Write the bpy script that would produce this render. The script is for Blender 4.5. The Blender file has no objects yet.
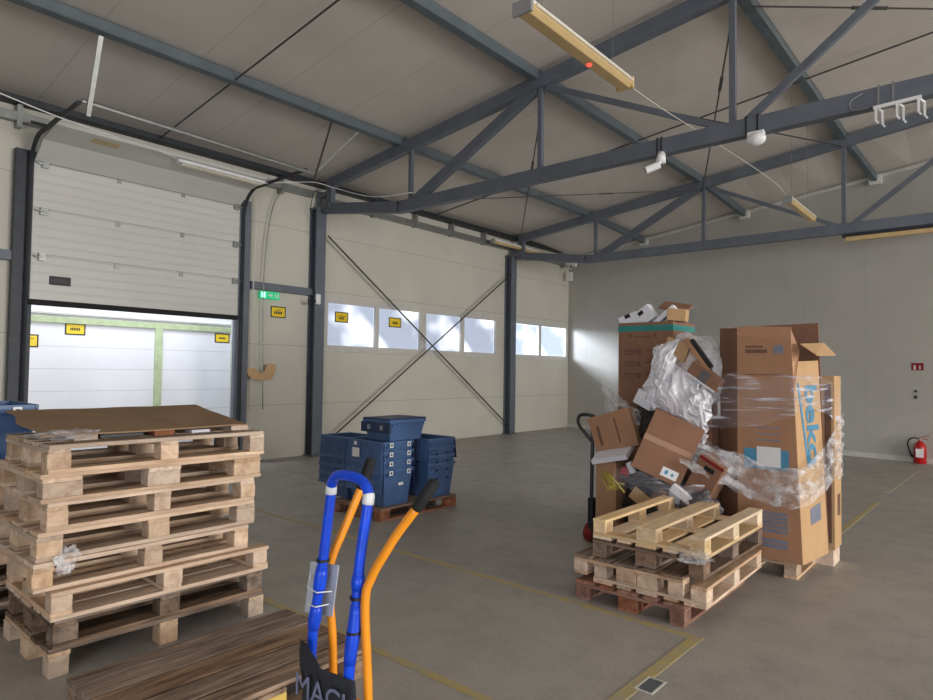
import bpy, bmesh, math, random
from mathutils import Vector, Matrix, Euler, noise
random.seed(7)
PI = math.pi
S = bpy.context.scene
C = S.collection
def sr(r, g, b):
    f = lambda c: (c/255/12.92 if c/255 <= .04045 else ((c/255+.055)/1.055)**2.4)
    return (f(r), f(g), f(b), 1)

# ---------------------------------------------------------------- camera
cam = bpy.data.cameras.new('camera'); co = bpy.data.objects.new('camera', cam); C.objects.link(co)
cam.sensor_width = 36; cam.lens = 635/933*36; cam.clip_start = .05; cam.clip_end = 200
co.matrix_world = Matrix.Translation((0, 0, 1.62)) @ Matrix.Rotation(math.radians(40.8), 4, 'Z') @ Matrix.Rotation(PI/2+math.atan(21/635), 4, 'X') @ Matrix.Rotation(.0137, 4, 'Z')
S.camera = co
# ---------------------------------------------------------------- world, lights, exposure
w = bpy.data.worlds.new('world'); S.world = w; w.use_nodes = True
bg = w.node_tree.nodes['Background']; bg.inputs[0].default_value = (.72, .84, 1, 1); bg.inputs[1].default_value = 1.6
def area(name, loc, target, sx, sy, power, col, spread=180):
    l = bpy.data.lights.new(name, 'AREA'); l.shape = 'RECTANGLE'; l.size = sx; l.size_y = sy; l.energy = power; l.color = col; l.spread = math.radians(spread)
    o = bpy.data.objects.new(name, l); C.objects.link(o); o.location = loc
    o.rotation_euler = (Vector(target)-Vector(loc)).to_track_quat('-Z', 'Y').to_euler()
    return o
area('daylight_side_gate', (15.3, 5.0, 2.2), (-10, 6.5, 1.9), 8, 4.2, 1950, (1, .985, .955))
area('daylight_rear_gate', (3, -7.6, 2.2), (-1, 10, 2.9), 7, 3.8, 620, (.86, .91, 1))
area('daylight_corner_window', (-14.6, 13.0, 4.2), (-9.2, 15.8, 2.3), 2.4, 2.2, 900, (.8, .88, 1), 70)
area('daylight_dock', (-10.6, 4.3, 4.6), (-11.5, 4.3, 1.2), 3.2, .8, 120, (.86, .9, 1))
S.view_settings.view_transform = 'Standard'; S.view_settings.look = 'None'; S.view_settings.gamma = 1
S.view_settings.exposure = 0.17

# ---------------------------------------------------------------- materials
def base(name):
    m = bpy.data.materials.new(name); m.use_nodes = True; nt = m.node_tree
    return m, nt, nt.nodes['Principled BSDF']
def nd(nt, t, **k):
    n = nt.nodes.new(t)
    for a, v in k.items():
        setattr(n, a, v)
    return n
def math_(nt, op, a, b=None):
    n = nd(nt, 'ShaderNodeMath', operation=op)
    for i, v in enumerate((a, b)):
        if v is None: continue
        if isinstance(v, (int, float)): n.inputs[i].default_value = v
        else: nt.links.new(v, n.inputs[i])
    return n.outputs[0]
def mixc(nt, f, a, b, mode='MIX'):
    n = nd(nt, 'ShaderNodeMix', data_type='RGBA', blend_type=mode)
    for i, v in ((0, f), (6, a), (7, b)):
        if isinstance(v, (int, float, tuple)): n.inputs[i].default_value = v
        else: nt.links.new(v, n.inputs[i])
    return n.outputs[2]
def nz(nt, scale, sc=(1, 1, 1), detail=4, rough=.55, coord='Object'):
    tc = nd(nt, 'ShaderNodeTexCoord'); mp = nd(nt, 'ShaderNodeMapping'); mp.inputs['Scale'].default_value = sc
    n = nd(nt, 'ShaderNodeTexNoise'); n.inputs['Scale'].default_value = scale; n.inputs['Detail'].default_value = detail; n.inputs['Roughness'].default_value = rough
    nt.links.new(tc.outputs[coord], mp.inputs[0]); nt.links.new(mp.outputs[0], n.inputs[0])
    return n.outputs[0]
def ramp(nt, f, lo, hi, a=0.0, b=1.0):
    n = nd(nt, 'ShaderNodeMapRange'); n.inputs[1].default_value = lo; n.inputs[2].default_value = hi; n.inputs[3].default_value = a; n.inputs[4].default_value = b
    nt.links.new(f, n.inputs[0]); return n.outputs[0]
def bump(nt, p, h, s=.2, d=.01):
    b = nd(nt, 'ShaderNodeBump'); b.inputs['Strength'].default_value = s; b.inputs['Distance'].default_value = d
    nt.links.new(h, b.inputs['Height']); nt.links.new(b.outputs[0], p.inputs['Normal'])
def mat(name, c, rough=.6, metal=0, var=.12, scale=6, sc=(1, 1, 1), bs=.1, spec=.5):
    m, nt, p = base(name)
    f = nz(nt, scale, sc)
    d = tuple(x*(1-var) for x in c[:3])+(1,); l = tuple(min(1, x*(1+var)) for x in c[:3])+(1,)
    nt.links.new(mixc(nt, ramp(nt, f, .3, .7), d, l), p.inputs['Base Color'])
    p.inputs['Roughness'].default_value = rough; p.inputs['Metallic'].default_value = metal; p.inputs['Specular IOR Level'].default_value = spec
    if bs: bump(nt, p, f, bs)
    return m
def wood(name, c, dark, grain='Y', spot=0.0):
    m, nt, p = base(name)
    sc = {'Y': (9, .8, 9), 'X': (.8, 9, 9), 'E': (5, 5, 5)}[grain]
    tc = nd(nt, 'ShaderNodeTexCoord'); oi = nd(nt, 'ShaderNodeObjectInfo')
    ad = nd(nt, 'ShaderNodeVectorMath', operation='ADD'); cx = nd(nt, 'ShaderNodeCombineXYZ')
    r10 = math_(nt, 'MULTIPLY', oi.outputs['Random'], 37.0)
    for i in range(3): nt.links.new(r10, cx.inputs[i])
    nt.links.new(tc.outputs['Object'], ad.inputs[0]); nt.links.new(cx.outputs[0], ad.inputs[1])
    mp = nd(nt, 'ShaderNodeMapping'); mp.inputs['Scale'].default_value = sc; nt.links.new(ad.outputs[0], mp.inputs[0])
    n = nd(nt, 'ShaderNodeTexNoise'); n.inputs['Scale'].default_value = 3.2; n.inputs['Detail'].default_value = 7; n.inputs['Roughness'].default_value = .62; n.inputs['Distortion'].default_value = .4
    nt.links.new(mp.outputs[0], n.inputs[0])
    n2 = nd(nt, 'ShaderNodeTexNoise'); n2.inputs['Scale'].default_value = 4; n2.inputs['Detail'].default_value = 3; nt.links.new(ad.outputs[0], n2.inputs[0])
    col = mixc(nt, ramp(nt, n.outputs[0], .32, .68), dark, c)
    col = mixc(nt, ramp(nt, n2.outputs[0], .52, .75, 0, .35), col, tuple(x*.55 for x in dark[:3])+(1,))
    hv = nd(nt, 'ShaderNodeHueSaturation'); nt.links.new(col, hv.inputs['Color'])
    nt.links.new(ramp(nt, oi.outputs['Random'], 0, 1, .78, 1.18), hv.inputs['Value'])
    nt.links.new(math_(nt, 'ADD', math_(nt, 'MULTIPLY', math_(nt, 'FRACT', math_(nt, 'MULTIPLY', oi.outputs['Random'], 91.0)), .4), .75), hv.inputs['Saturation'])
    nt.links.new(hv.outputs[0], p.inputs['Base Color']); p.inputs['Roughness'].default_value = .75; p.inputs['Specular IOR Level'].default_value = .25
    bump(nt, p, n.outputs[0], .35, .004)
    return m
def joint(nt, axis, pitch, off, width):
    g = nd(nt, 'ShaderNodeNewGeometry'); s = nd(nt, 'ShaderNodeSeparateXYZ'); nt.links.new(g.outputs['Position'], s.inputs[0])
    v = s.outputs['XYZ'.index(axis)]
    return math_(nt, 'LESS_THAN', math_(nt, 'FRACT', math_(nt, 'DIVIDE', math_(nt, 'SUBTRACT', v, off), pitch)), width/pitch)
def panel(name, c, axis, pitch, off, width=.012, rib=.05, rough=.5, jd=.55, rb=.15, stain=.1, bdir=.006):
    m, nt, p = base(name)
    j = joint(nt, axis, pitch, off, width)
    f = nz(nt, .9, (1, 1, 1), 5)
    f2 = nz(nt, 2.4, (1, 1, .3) if axis != 'Y' else (1, 1, 1), 6)
    a = mixc(nt, ramp(nt, f, .35, .7), tuple(x*(1-stain) for x in c[:3])+(1,), c)
    a = mixc(nt, ramp(nt, f2, .6, .8, 0, .25), a, tuple(x*.75 for x in c[:3])+(1,))
    a = mixc(nt, j, a, tuple(x*jd for x in c[:3])+(1,))
    nt.links.new(a, p.inputs['Base Color']); p.inputs['Roughness'].default_value = rough; p.inputs['Specular IOR Level'].default_value = .35
    r = joint(nt, axis, rib, 0, rib*.2)
    h = math_(nt, 'MULTIPLY', r, -1.0)
    bump(nt, p, h, rb, bdir)
    return m
def emis(name, c, st):
    m, nt, p = base(name); p.inputs['Base Color'].default_value = c; p.inputs['Emission Color'].default_value = c; p.inputs['Emission Strength'].default_value = st
    return m
STEEL = sr(98, 104, 114)
M = dict(
 wall=panel('cream sandwich panel', sr(202, 198, 186), 'Z', 1.08, -.12, .01, .054, .55),
 back=panel('grey sandwich panel', sr(184, 181, 174), 'X', 1.19, -2.27, .01, .1, .5, .78, .3),
 ceil=panel('roof panel', sr(206, 198, 190), 'Y', 1.13, 3.75, .014, .28, .6, .74, .06),
 steel=mat('blue grey painted steel', STEEL, .5, .1, .12, 3, bs=.03),
 purlin=mat('green grey purlin steel', sr(94, 104, 110), .45, .15, .12, 3, bs=.03),
 darkst=mat('dark steel', sr(52, 55, 60), .5, .4, .15, 8),
 galv=mat('galvanised steel', sr(150, 152, 150), .4, .7, .12, 12, bs=.05),
 rod=mat('dark rod steel', sr(78, 75, 72), .5, .5, .15, 10),
 black=mat('black plastic', sr(24, 24, 27), .45, 0, .2, 10),
 rubber=mat('black rubber', sr(20, 20, 21), .8, 0, .2, 20),
 white=mat('white plastic', sr(225, 225, 225), .4, 0, .05, 8, bs=.02),
 grey=mat('grey plastic', sr(140, 140, 140), .5, 0, .08, 8, bs=.02),
 frame=mat('white window frame', sr(196, 193, 186), .4, 0, .05, 4, bs=.02),
 trim=mat('pale wall trim', sr(205, 203, 196), .5, 0, .08, 5, bs=.02),
 door=panel('white door panel', sr(205, 203, 198), 'Z', .62, .02, .008, .124, .3, .5, 1.0, .05, .02),
 dock=panel('white dock panel', sr(236, 236, 240), 'Z', .36, .12, .012, .09, .5, .72, .1),
 green=mat('faded green timber', sr(176, 190, 150), .7, 0, .15, 9, bs=.1),
 yel=mat('yellow sign', sr(238, 204, 40), .45, 0, .05, 5, bs=0),
 blk=mat('black print', sr(46, 42, 34), .6, 0, .1, 8, bs=0),
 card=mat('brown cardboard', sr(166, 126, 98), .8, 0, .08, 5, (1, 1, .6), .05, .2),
 card2=mat('dull and shaded brown cardboard', sr(138, 102, 82), .8, 0, .1, 5, (1, 1, .6), .05, .2),  # darker copy of the brown cardboard, with the pile's shade put into its colour
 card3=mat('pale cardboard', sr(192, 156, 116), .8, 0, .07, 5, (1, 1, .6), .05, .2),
 sheet=mat('dusty cardboard sheet', sr(142, 116, 90), .85, 0, .1, 4, bs=.06, spec=.2),
 tape=mat('clear brown tape', sr(158, 120, 92), .25, 0, .05, 5, bs=.02),
 teal=mat('teal print', sr(46, 128, 122), .6, 0, .05, 5, bs=0),
 blue=mat('blue print', sr(74, 138, 172), .6, 0, .12, 14, bs=0),
 bluef=mat('faded blue print', sr(118, 122, 138), .7, 0, .15, 14, bs=0),
 dprint=mat('dark brown print', sr(112, 78, 62), .7, 0, .15, 14, bs=0),
 tote=mat('blue tote plastic', sr(68, 96, 138), .42, 0, .15, 7, bs=.05),
 toted=mat('dark blue tote plastic', sr(30, 46, 82), .5, 0, .15, 7, bs=.05),
 orange=mat('orange paint', sr(240, 150, 30), .35, 0, .06, 8, bs=.02),
 bluet=mat('bright blue wrapping', sr(14, 72, 214), .35, 0, .2, 16, bs=.25),
 cloth=mat('black tarpaulin', sr(40, 42, 50), .85, 0, .2, 20, bs=.3),
 chalk=mat('pale chalk lettering', sr(118, 122, 150), .8, 0, .1, 20, bs=0),
 red=mat('red paint', sr(176, 24, 26), .35, 0, .1, 8, bs=.02),
 redp=mat('dark red sign', sr(130, 20, 26), .5, 0, .1, 8, bs=0),
 plate=mat('grey translucent plate', sr(178, 182, 190), .35, 0, .05, 6, bs=0),
 foam=mat('white foam', sr(222, 222, 228), .7, 0, .05, 20, bs=.1),
 lamp=mat('aged yellow lamp cover', sr(196, 168, 120), .3, 0, .1, 5, bs=.03),
 tube=mat('unlit tube glass', sr(222, 214, 196), .2, 0, .04, 5, bs=0),
 junk=mat('grey waste plastic', sr(92, 90, 92), .5, 0, .3, 9, bs=.3),
 junkd=mat('dark waste', sr(52, 46, 44), .6, 0, .3, 9, bs=.3),
 strap=mat('yellow strapping', sr(186, 172, 72), .5, 0, .1, 9, bs=0),
 exitg=emis('green exit sign light', (.02, .5, .2, 1), .45),
 exitl=emis('green exit lamp', (.3, 1, .7, 1), 2),
 led=emis('red indicator', (1, .05, .03, 1), 2.5),
)
WL, WD = sr(222, 196, 168), sr(182, 150, 124)
WOOD = {
 'light': (WL, WD), 'fresh': (sr(238, 214, 178), sr(212, 182, 142)), 'dark': (sr(152, 128, 108), sr(78, 62, 52)),
 'weather': (sr(176, 148, 124), sr(86, 68, 56)), 'grey': (sr(156, 132, 114), sr(108, 88, 74)), 'red': (sr(172, 118, 92), sr(118, 76, 58)),
}
W = {}
for k, (a, b) in WOOD.items():
    for g in 'XYE':
        W[k+g] = wood('%s wood %s' % (k, g), a, b, g)
M['yblock'] = mat('yellow painted wood', sr(196, 166, 84), .7, 0, .15, 8)
# floor
m, nt, p = base('worn concrete'); M['floor'] = m
f1 = nz(nt, .35, (1, 1, 1), 6, .6); f2 = nz(nt, 3.5, (1, 1, 1), 8, .7); f3 = nz(nt, 45, (1, 1, 1), 3, .7)
a = mixc(nt, ramp(nt, f1, .3, .7), sr(160, 155, 148), sr(184, 179, 172))
a = mixc(nt, ramp(nt, f2, .45, .8, 0, .5), a, sr(132, 127, 121))
a = mixc(nt, ramp(nt, f3, .35, .65, 0, .22), a, sr(100, 96, 92))
nt.links.new(a, p.inputs['Base Color']); nt.links.new(ramp(nt, f2, .3, .7, .38, .58), p.inputs['Roughness']); bump(nt, p, f3, .08, .004)
m, nt, p = base('worn yellow line paint'); M['line'] = m
f = nz(nt, 9, (1, 1, 1), 7, .75)
nt.links.new(mixc(nt, ramp(nt, f, .36, .62), sr(166, 158, 138), sr(188, 168, 100)), p.inputs['Base Color']); p.inputs['Roughness'].default_value = .6
m, nt, p = base('faint line paint'); M['linef'] = m
f = nz(nt, 9, (1, 1, 1), 7, .75)
nt.links.new(mixc(nt, ramp(nt, f, .36, .62), sr(168, 162, 152), sr(186, 176, 148)), p.inputs['Base Color']); p.inputs['Roughness'].default_value = .6
# window pane with frosted film, lit by the day outside
m, nt, p = base('frosted daylit pane'); M['pane'] = m
f = nz(nt, .8, (1, 1, 1.2), 2, .5); f2 = nz(nt, 4, (1, .6, 3), 5, .6)
a = mixc(nt, ramp(nt, f, .5, .68), sr(178, 186, 208), (1.0, 1.0, 1.0, 1)); a = mixc(nt, ramp(nt, f2, .5, .8, 0, .4), a, sr(150, 164, 182))
nt.links.new(a, p.inputs['Emission Color']); nt.links.new(ramp(nt, f, .5, .68, .66, 1.45), p.inputs['Emission Strength'])
p.inputs['Base Color'].default_value = sr(150, 160, 175); p.inputs['Roughness'].default_value = .25
M['pane3'] = M['pane'].copy(); nt = M['pane3'].node_tree; mxs_ = nd(nt, 'ShaderNodeMixShader'); tr_ = nd(nt, 'ShaderNodeBsdfTransparent'); mxs_.inputs[0].default_value = .4
nt.links.new(nt.nodes['Principled BSDF'].outputs[0], mxs_.inputs[1]); nt.links.new(tr_.outputs[0], mxs_.inputs[2]); nt.links.new(mxs_.outputs[0], nt.nodes['Material Output'].inputs[0])
def filmmat(name, lo, hi, a0, a1, rough=.22, col=(.9, .9, .93, 1), sc=(1, 1, 1), scale=7):
    m, nt, p = base(name); f = nz(nt, scale, sc, 5, .65)
    nt.links.new(ramp(nt, f, lo, hi, a0, a1), p.inputs['Alpha']); p.inputs['Base Color'].default_value = col
    p.inputs['Roughness'].default_value = rough; p.inputs['Specular IOR Level'].default_value = 1.0
    bump(nt, p, f, .6, .02)
    return m
M['film'] = filmmat('clear stretch film', .54, .7, .04, .62, .14, (.86, .88, 1, 1), sc=(.7, .7, 9), scale=3.2)  # whitish opaque streaks paint highlights onto the film
M['drape'] = filmmat('milky plastic sheet', .38, .58, .6, .97, .25, sr(236, 234, 240), scale=4)
M['filmw'] = filmmat('crumpled stretch film', .42, .72, .05, .5, .15, scale=9)
M['bag'] = filmmat('milky plastic bag', .4, .62, .3, .8, .28, sr(240, 238, 240), sc=(1, 1, 1), scale=5)

# ---------------------------------------------------------------- mesh helpers
class B:
    def __init__(s, o=(0, 0, 0)):
        s.bm = bmesh.new(); s.o = Vector(o)
    def box(s, x0, x1, y0, y1, z0, z1, mx=None):
        vs = [Vector((x, y, z)) for x in (x0, x1) for y in (y0, y1) for z in (z0, z1)]
        if mx: vs = [mx @ v for v in vs]
        v = [s.bm.verts.new(q-s.o) for q in vs]
        for f in ((0, 1, 3, 2), (4, 6, 7, 5), (0, 4, 5, 1), (2, 3, 7, 6), (0, 2, 6, 4), (1, 5, 7, 3)):
            s.bm.faces.new([v[i] for i in f])
        return s
    def beam(s, a, b, wd, h, up=(0, 0, 1)):
        a, b = Vector(a), Vector(b); d = b-a; L = d.length; d.normalize()
        x = d.cross(Vector(up)).normalized(); z = x.cross(d)
        mx = Matrix((x, d, z)).transposed().to_4x4(); mx.translation = a
        return s.box(-wd/2, wd/2, 0, L, -h/2, h/2, mx)
    def ibeam(s, a, b, wd, h, t=.012, up=(0, 0, 1)):
        a, b = Vector(a), Vector(b); d = b-a; L = d.length; d.normalize()
        x = d.cross(Vector(up)).normalized(); z = x.cross(d)
        mx = Matrix((x, d, z)).transposed().to_4x4(); mx.translation = a
        s.box(-wd/2, wd/2, 0, L, h/2-t, h/2, mx); s.box(-wd/2, wd/2, 0, L, -h/2, -h/2+t, mx); return s.box(-t/2, t/2, 0, L, -h/2+t, h/2-t, mx)
    def tube(s, pts, r, n=10, caps=True):
        pts = [Vector(q) for q in pts]; rs = r if isinstance(r, (list, tuple)) else [r]*len(pts)
        rings = []; prev = None
        for i, q in enumerate(pts):
            d = (pts[min(i+1, len(pts)-1)]-pts[max(i-1, 0)]).normalized()
            if prev is None:
                u = d.orthogonal().normalized()
            else:
                u = (prev-d*prev.dot(d)).normalized()
            prev = u; v = d.cross(u)
            rings.append([s.bm.verts.new(q-s.o+(u*math.cos(k*2*PI/n)+v*math.sin(k*2*PI/n))*rs[i]) for k in range(n)])
        for a, b in zip(rings, rings[1:]):
            for k in range(n):
                s.bm.faces.new((a[k], a[(k+1) % n], b[(k+1) % n], b[k]))
        if caps:
            s.bm.faces.new(rings[0][::-1]); s.bm.faces.new(rings[-1])
        return s
    def prism(s, poly, z0, z1, mx=None):
        lo = [Vector((x, y, z0)) for x, y in poly]; hi = [Vector((x, y, z1)) for x, y in poly]
        if mx: lo = [mx @ v for v in lo]; hi = [mx @ v for v in hi]
        lo = [s.bm.verts.new(v-s.o) for v in lo]; hi = [s.bm.verts.new(v-s.o) for v in hi]
        n = len(poly)
        s.bm.faces.new(lo[::-1]); s.bm.faces.new(hi)
        for k in range(n): s.bm.faces.new((lo[k], lo[(k+1) % n], hi[(k+1) % n], hi[k]))
        return s
    def hexa(s, lo, hi):
        lo = [s.bm.verts.new(Vector(v)-s.o) for v in lo]; hi = [s.bm.verts.new(Vector(v)-s.o) for v in hi]; n = len(lo)
        s.bm.faces.new(lo[::-1]); s.bm.faces.new(hi)
        for k in range(n): s.bm.faces.new((lo[k], lo[(k+1) % n], hi[(k+1) % n], hi[k]))
        return s
    def done(s, name, m, parent=None, bevel=0, smooth=False, loc=None, seg=2):
        bmesh.ops.recalc_face_normals(s.bm, faces=s.bm.faces)
        me = bpy.data.meshes.new(name); s.bm.to_mesh(me); s.bm.free()
        o = bpy.data.objects.new(name, me); C.objects.link(o)
        me.materials.append(M[m] if m in M else W[m])
        if smooth:
            for f in me.polygons: f.use_smooth = True
        if parent: o.parent = parent
        else: o.location = s.o
        if bevel:
            b = o.modifiers.new('bevel', 'BEVEL'); b.width = bevel; b.segments = seg; b.limit_method = 'ANGLE'
        return o
def tag(o, label, cat, group=None):
    o['label'] = label; o['category'] = cat
    if group: o['group'] = group
    return o
def thing(name, label, cat, loc=(0, 0, 0), group=None, rot=(0, 0, 0)):
    o = bpy.data.objects.new(name, None); C.objects.link(o); o.location = loc; o.rotation_euler = rot; o.empty_display_size = .1
    return tag(o, label, cat, group)
def struct(o):
    o['kind'] = 'structure'; return o
def smoothpath(pts, k=6):
    pts = [Vector(q) for q in pts]; out = []
    P = [pts[0]*2-pts[1]]+pts+[pts[-1]*2-pts[-2]]
    for i in range(1, len(P)-2):
        for t in range(k):
            t /= k; a, b, c, d = P[i-1], P[i], P[i+1], P[i+2]
            out.append(.5*((2*b)+(-a+c)*t+(2*a-5*b+4*c-d)*t*t+(-a+3*b-3*c+d)*t**3))
    out.append(pts[-1]); return out
def text(body, name, m, parent, mx, size, ext=.0006, bold=0.0):
    cu = bpy.data.curves.new(name, 'FONT'); cu.body = body; cu.size = size; cu.extrude = ext; cu.offset = bold; cu.align_x = 'CENTER'; cu.align_y = 'CENTER'
    t = bpy.data.objects.new(name, cu); C.objects.link(t)
    bpy.context.view_layer.update()
    me = bpy.data.meshes.new_from_object(t); C.objects.unlink(t); bpy.data.objects.remove(t)
    o = bpy.data.objects.new(name, me); C.objects.link(o); me.materials.clear(); me.materials.append(M[m]); me.transform(mx); o.parent = parent
    return o
def axes(right, up, pos):
    r, u = Vector(right).normalized(), Vector(up).normalized(); mx = Matrix((r, u, r.cross(u))).transposed().to_4x4(); mx.translation = pos; return mx

# ================================================================ the setting
XL = -10.1; EH = 5.24; YF = 13.37
def rz(x): return EH+.12*(x-XL) if x < 2.8 else EH+.12*(2.8-XL)-.12*(x-2.8)
def wy(x): return 16.35-.178*(min(x, -.7)-XL)
def rzb(x): return rz(x)-(.20+.04*(min(x, -.7)-XL))      # roof is a little lower along the back wall
struct(B().box(-16, 16, -8, 17, -.12, 0).done('floor', 'floor'))
# left wall, pierced by the dock door and two window bands
b = B((XL, 0, 0)); X0, X1 = XL-.12, XL
DY0, DY1 = 2.56, 5.62
b.box(X0, X1, -8, DY0, 0, 5.3).box(X0, X1, DY0, DY1, 4.45, 5.3).box(X0, X1, DY1, 7.5, 0, 5.3)
b.box(X0, X1, 7.5, 16.4, 0, 2.03).box(X0, X1, 7.5, 16.4, 2.97, 5.3).box(X0, X1, 12.95, 13.56, 2.03, 2.97).box(X0, X1, 16.28, 16.4, 2.03, 2.97)
struct(b.done('wall_left', 'wall'))
b = B(); n = Vector((.1568, 1, 0)).normalized()*.12
for xa, xb in ((XL-.1, -.7), (-.7, 16)): b.hexa([(xa, wy(xa), 0), (xb, wy(xb), 0), (xb, wy(xb)+.12, 0), (xa, wy(xa)+.12, 0)], [(xa, wy(xa), 8), (xb, wy(xb), 8), (xb, wy(xb)+.12, 8), (xa, wy(xa)+.12, 8)])
struct(b.done('wall_back', 'back'))
struct(B().box(15.7, 15.82, -8, 12.4, 0, 8).done('wall_right', 'back'))
struct(B().box(XL-.1, 15.8, -8, -7.88, 0, 8).done('wall_front', 'back'))
# ceiling: two slopes, last bay falls slightly to the back wall
bm = bmesh.new()
XS = [XL-.12]+[XL+.72*k for k in range(1, 18)]+[2.8, 9, 15.8]
for x0, x1 in zip(XS, XS[1:]):
    for (ya, za), (yb, zb) in ((((-8, -8), (rz(x0), rz(x1))), ((YF, YF), (rz(x0), rz(x1)))), (((YF, YF), (rz(x0), rz(x1))), ((wy(x0)+.1, wy(x1)+.1), (rzb(x0), rzb(x1))))):
        v = [bm.verts.new(q) for q in ((x0, ya[0], za[0]), (x1, ya[1], za[1]), (x1, yb[1], zb[1]), (x0, yb[0], zb[0]))]
        t = [bm.verts.new(q.co+Vector((0, 0, .1))) for q in v]
        bm.faces.new(v); bm.faces.new(t[::-1])
        for k in range(4): bm.faces.new((v[k], v[(k+1) % 4], t[(k+1) % 4], t[k]))
bb = B(); bb.bm = bm; struct(bb.done('ceiling', 'ceil'))
b = B(); t = .03; h = .1
for xa, xb in ((XL, -.7), (-.7, 15.7)): b.hexa([(xa, wy(xa)-t, 0), (xb, wy(xb)-t, 0), (xb, wy(xb), 0), (xa, wy(xa), 0)], [(xa, wy(xa)-t, h), (xb, wy(xb)-t, h), (xb, wy(xb), h), (xa, wy(xa), h)])
struct(b.done('baseboard_back', 'trim'))
# pale foam strip in the roof joint above the back wall
b = B()
for xa, xb in ((-9.9, -.7),): b.hexa([(xa, wy(xa)-.05, rzb(xa)-.09), (xb, wy(xb)-.05, rzb(xb)-.09), (xb, wy(xb), rzb(xb)-.09), (xa, wy(xa), rzb(xa)-.09)],
       [(xa, wy(xa)-.05, rzb(xa)-.03), (xb, wy(xb)-.05, rzb(xb)-.03), (xb, wy(xb), rzb(xb)-.03), (xa, wy(xa), rzb(xa)-.03)])
struct(b.done('trim_1', 'trim'))
# yellow floor lines
def line(n, x0, y0, x1, y1, wd=.055, m='line'):
    a, c = Vector((x0, y0, .0015)), Vector((x1, y1, .0015)); struct(B().beam(a, c, wd, .003).done('trim_%d' % n, m))
line(2, -8.6, 4.02, -1.46, 3.93); line(3, -8, 2.53, -1.57, 2.49); line(4, -1.5, 3.885, -1.54, .6, .07); line(5, -1.4, 6.9, -1.36, 9.7, .06)
line(6, -9.4, 5.56, -3.0, 5.4, .06, 'linef'); line(7, -9.3, 7.1, -3, 7.0, .06, 'linef'); line(8, -9.3, 8.6, -3.5, 8.36, .06, 'linef'); line(9, -1.37, 10.6, -1.3, 13.4, .06, 'linef')
# windows
def window(k, y0, y1, panes):
    f = struct(thing('window_%d' % k, '', '', (XL, (y0+y1)/2, 2.5)));
    for q in ('label', 'category'): del f[q]
    o = f.location
    fr = B(o); z0, z1 = 2.03, 2.97
    fr.box(XL-.02, XL+.03, y0, y1, z0-.07, z0+.055).box(XL-.02, XL+.03, y0, y1, z1-.055, z1+.1)
    ys = [y0]+[q for a in panes for q in a]+[y1]
    for a, c in zip(ys[0::2], ys[1::2]): fr.box(XL-.03, XL+.032, a, c, z0+.05, z1-.05)
    fr.done('window_frame', 'frame', f, .004)
    for a, c in panes:
        B(o).box(XL-.045, XL-.035, a, c, z0+.05, z1-.05).done('window_pane', 'pane3' if k == 3 else 'pane', f)
window(1, 7.44, 10.16, [(7.54, 8.75), (8.85, 10.06)])
window(2, 10.16, 13.0, [(10.26, 11.46), (11.58, 12.8)])
window(3, 13.54, 16.3, [(13.66, 14.76), (14.88, 16.18)])
# dock behind the open door: white boarded dock with green timber frame
struct(B((-11.6, 4.2, 0)).box(-11.72, -11.6, -2, 7.6, 0, 3.2).done('wall_dock', 'dock'))
b = B((-11.5, 4.2, 0)).box(-11.6, -11.57, 1.4, 7.4, 2.3, 2.4).box(-11.6, -11.57, 4.93, 5.06, 0, 2.3)
tag(b.done('dock_frame', 'green', bevel=.005), 'faded green timber frame on the white dock boards beyond the open door', 'frame')
struct(B((-11, 4.2, 0)).box(-12, -10.22, 1.4, 7.4, -.12, 0).done('floor_dock', 'floor'))
struct(B((-11.45, 4.2, 0)).box(-11.6, -11.56, 1.4, 7.4, 2.44, 2.47).done('trim_10', 'trim'))
# ---- sectional door
d = struct(thing('door_1', '', '', (-9.98, 4.1, 2.5)));
for q in ('label', 'category'): del d[q]
o = d.location
zs = [2.5, 3.1, 3.72, 4.36]
for a, c in zip(zs, zs[1:]):
    B(o).box(-10.0, -9.95, 2.58, 5.58, a+.0005, c-.0005).done('door_panel', 'door', d, .006)
    g = B(o)
    for y in (2.7, 5.5):
        g.box(-9.95, -9.9, y-.04, y+.04, c-.07, c+.03).tube([(-9.9, y, c-.02), (-9.9, y+(.1 if y > 4 else -.1), c-.02)], .012)
    for y in (3.65, 4.6): g.box(-9.95, -9.935, y-.03, y+.03, c-.05, c+.02)
    g.done('hinge', 'galv', d)
B(o).hexa([(-10.0, 2.58, 4.365), (-9.95, 2.58, 4.35), (-9.95, 5.56, 4.35), (-10.0, 5.56, 4.365)][::1], [(-9.62, 2.58, 4.62), (-9.6, 2.58, 4.575), (-9.6, 5.56, 4.575), (-9.62, 5.56, 4.62)]).done('door_panel', 'door', d)
B(o).hexa([(-9.615, 2.58, 4.625), (-9.6, 2.58, 4.58), (-9.6, 5.56, 4.58), (-9.615, 5.56, 4.625)], [(-9.1, 2.58, 4.7), (-9.1, 2.58, 4.655), (-9.1, 5.56, 4.655), (-9.1, 5.56, 4.7)]).done('door_panel', 'door', d)
B(o).box(-10.01, -9.94, 2.56, 5.6, 2.43, 2.505).done('bottom_seal', 'rubber', d, .008)
B(o).box(-9.952, -9.93, 2.8, 3.06, 2.72, 2.84).box(-9.945, -9.925, 2.83, 3.03, 2.74, 2.82).done('door_handle', 'black', d, .02)
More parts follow.
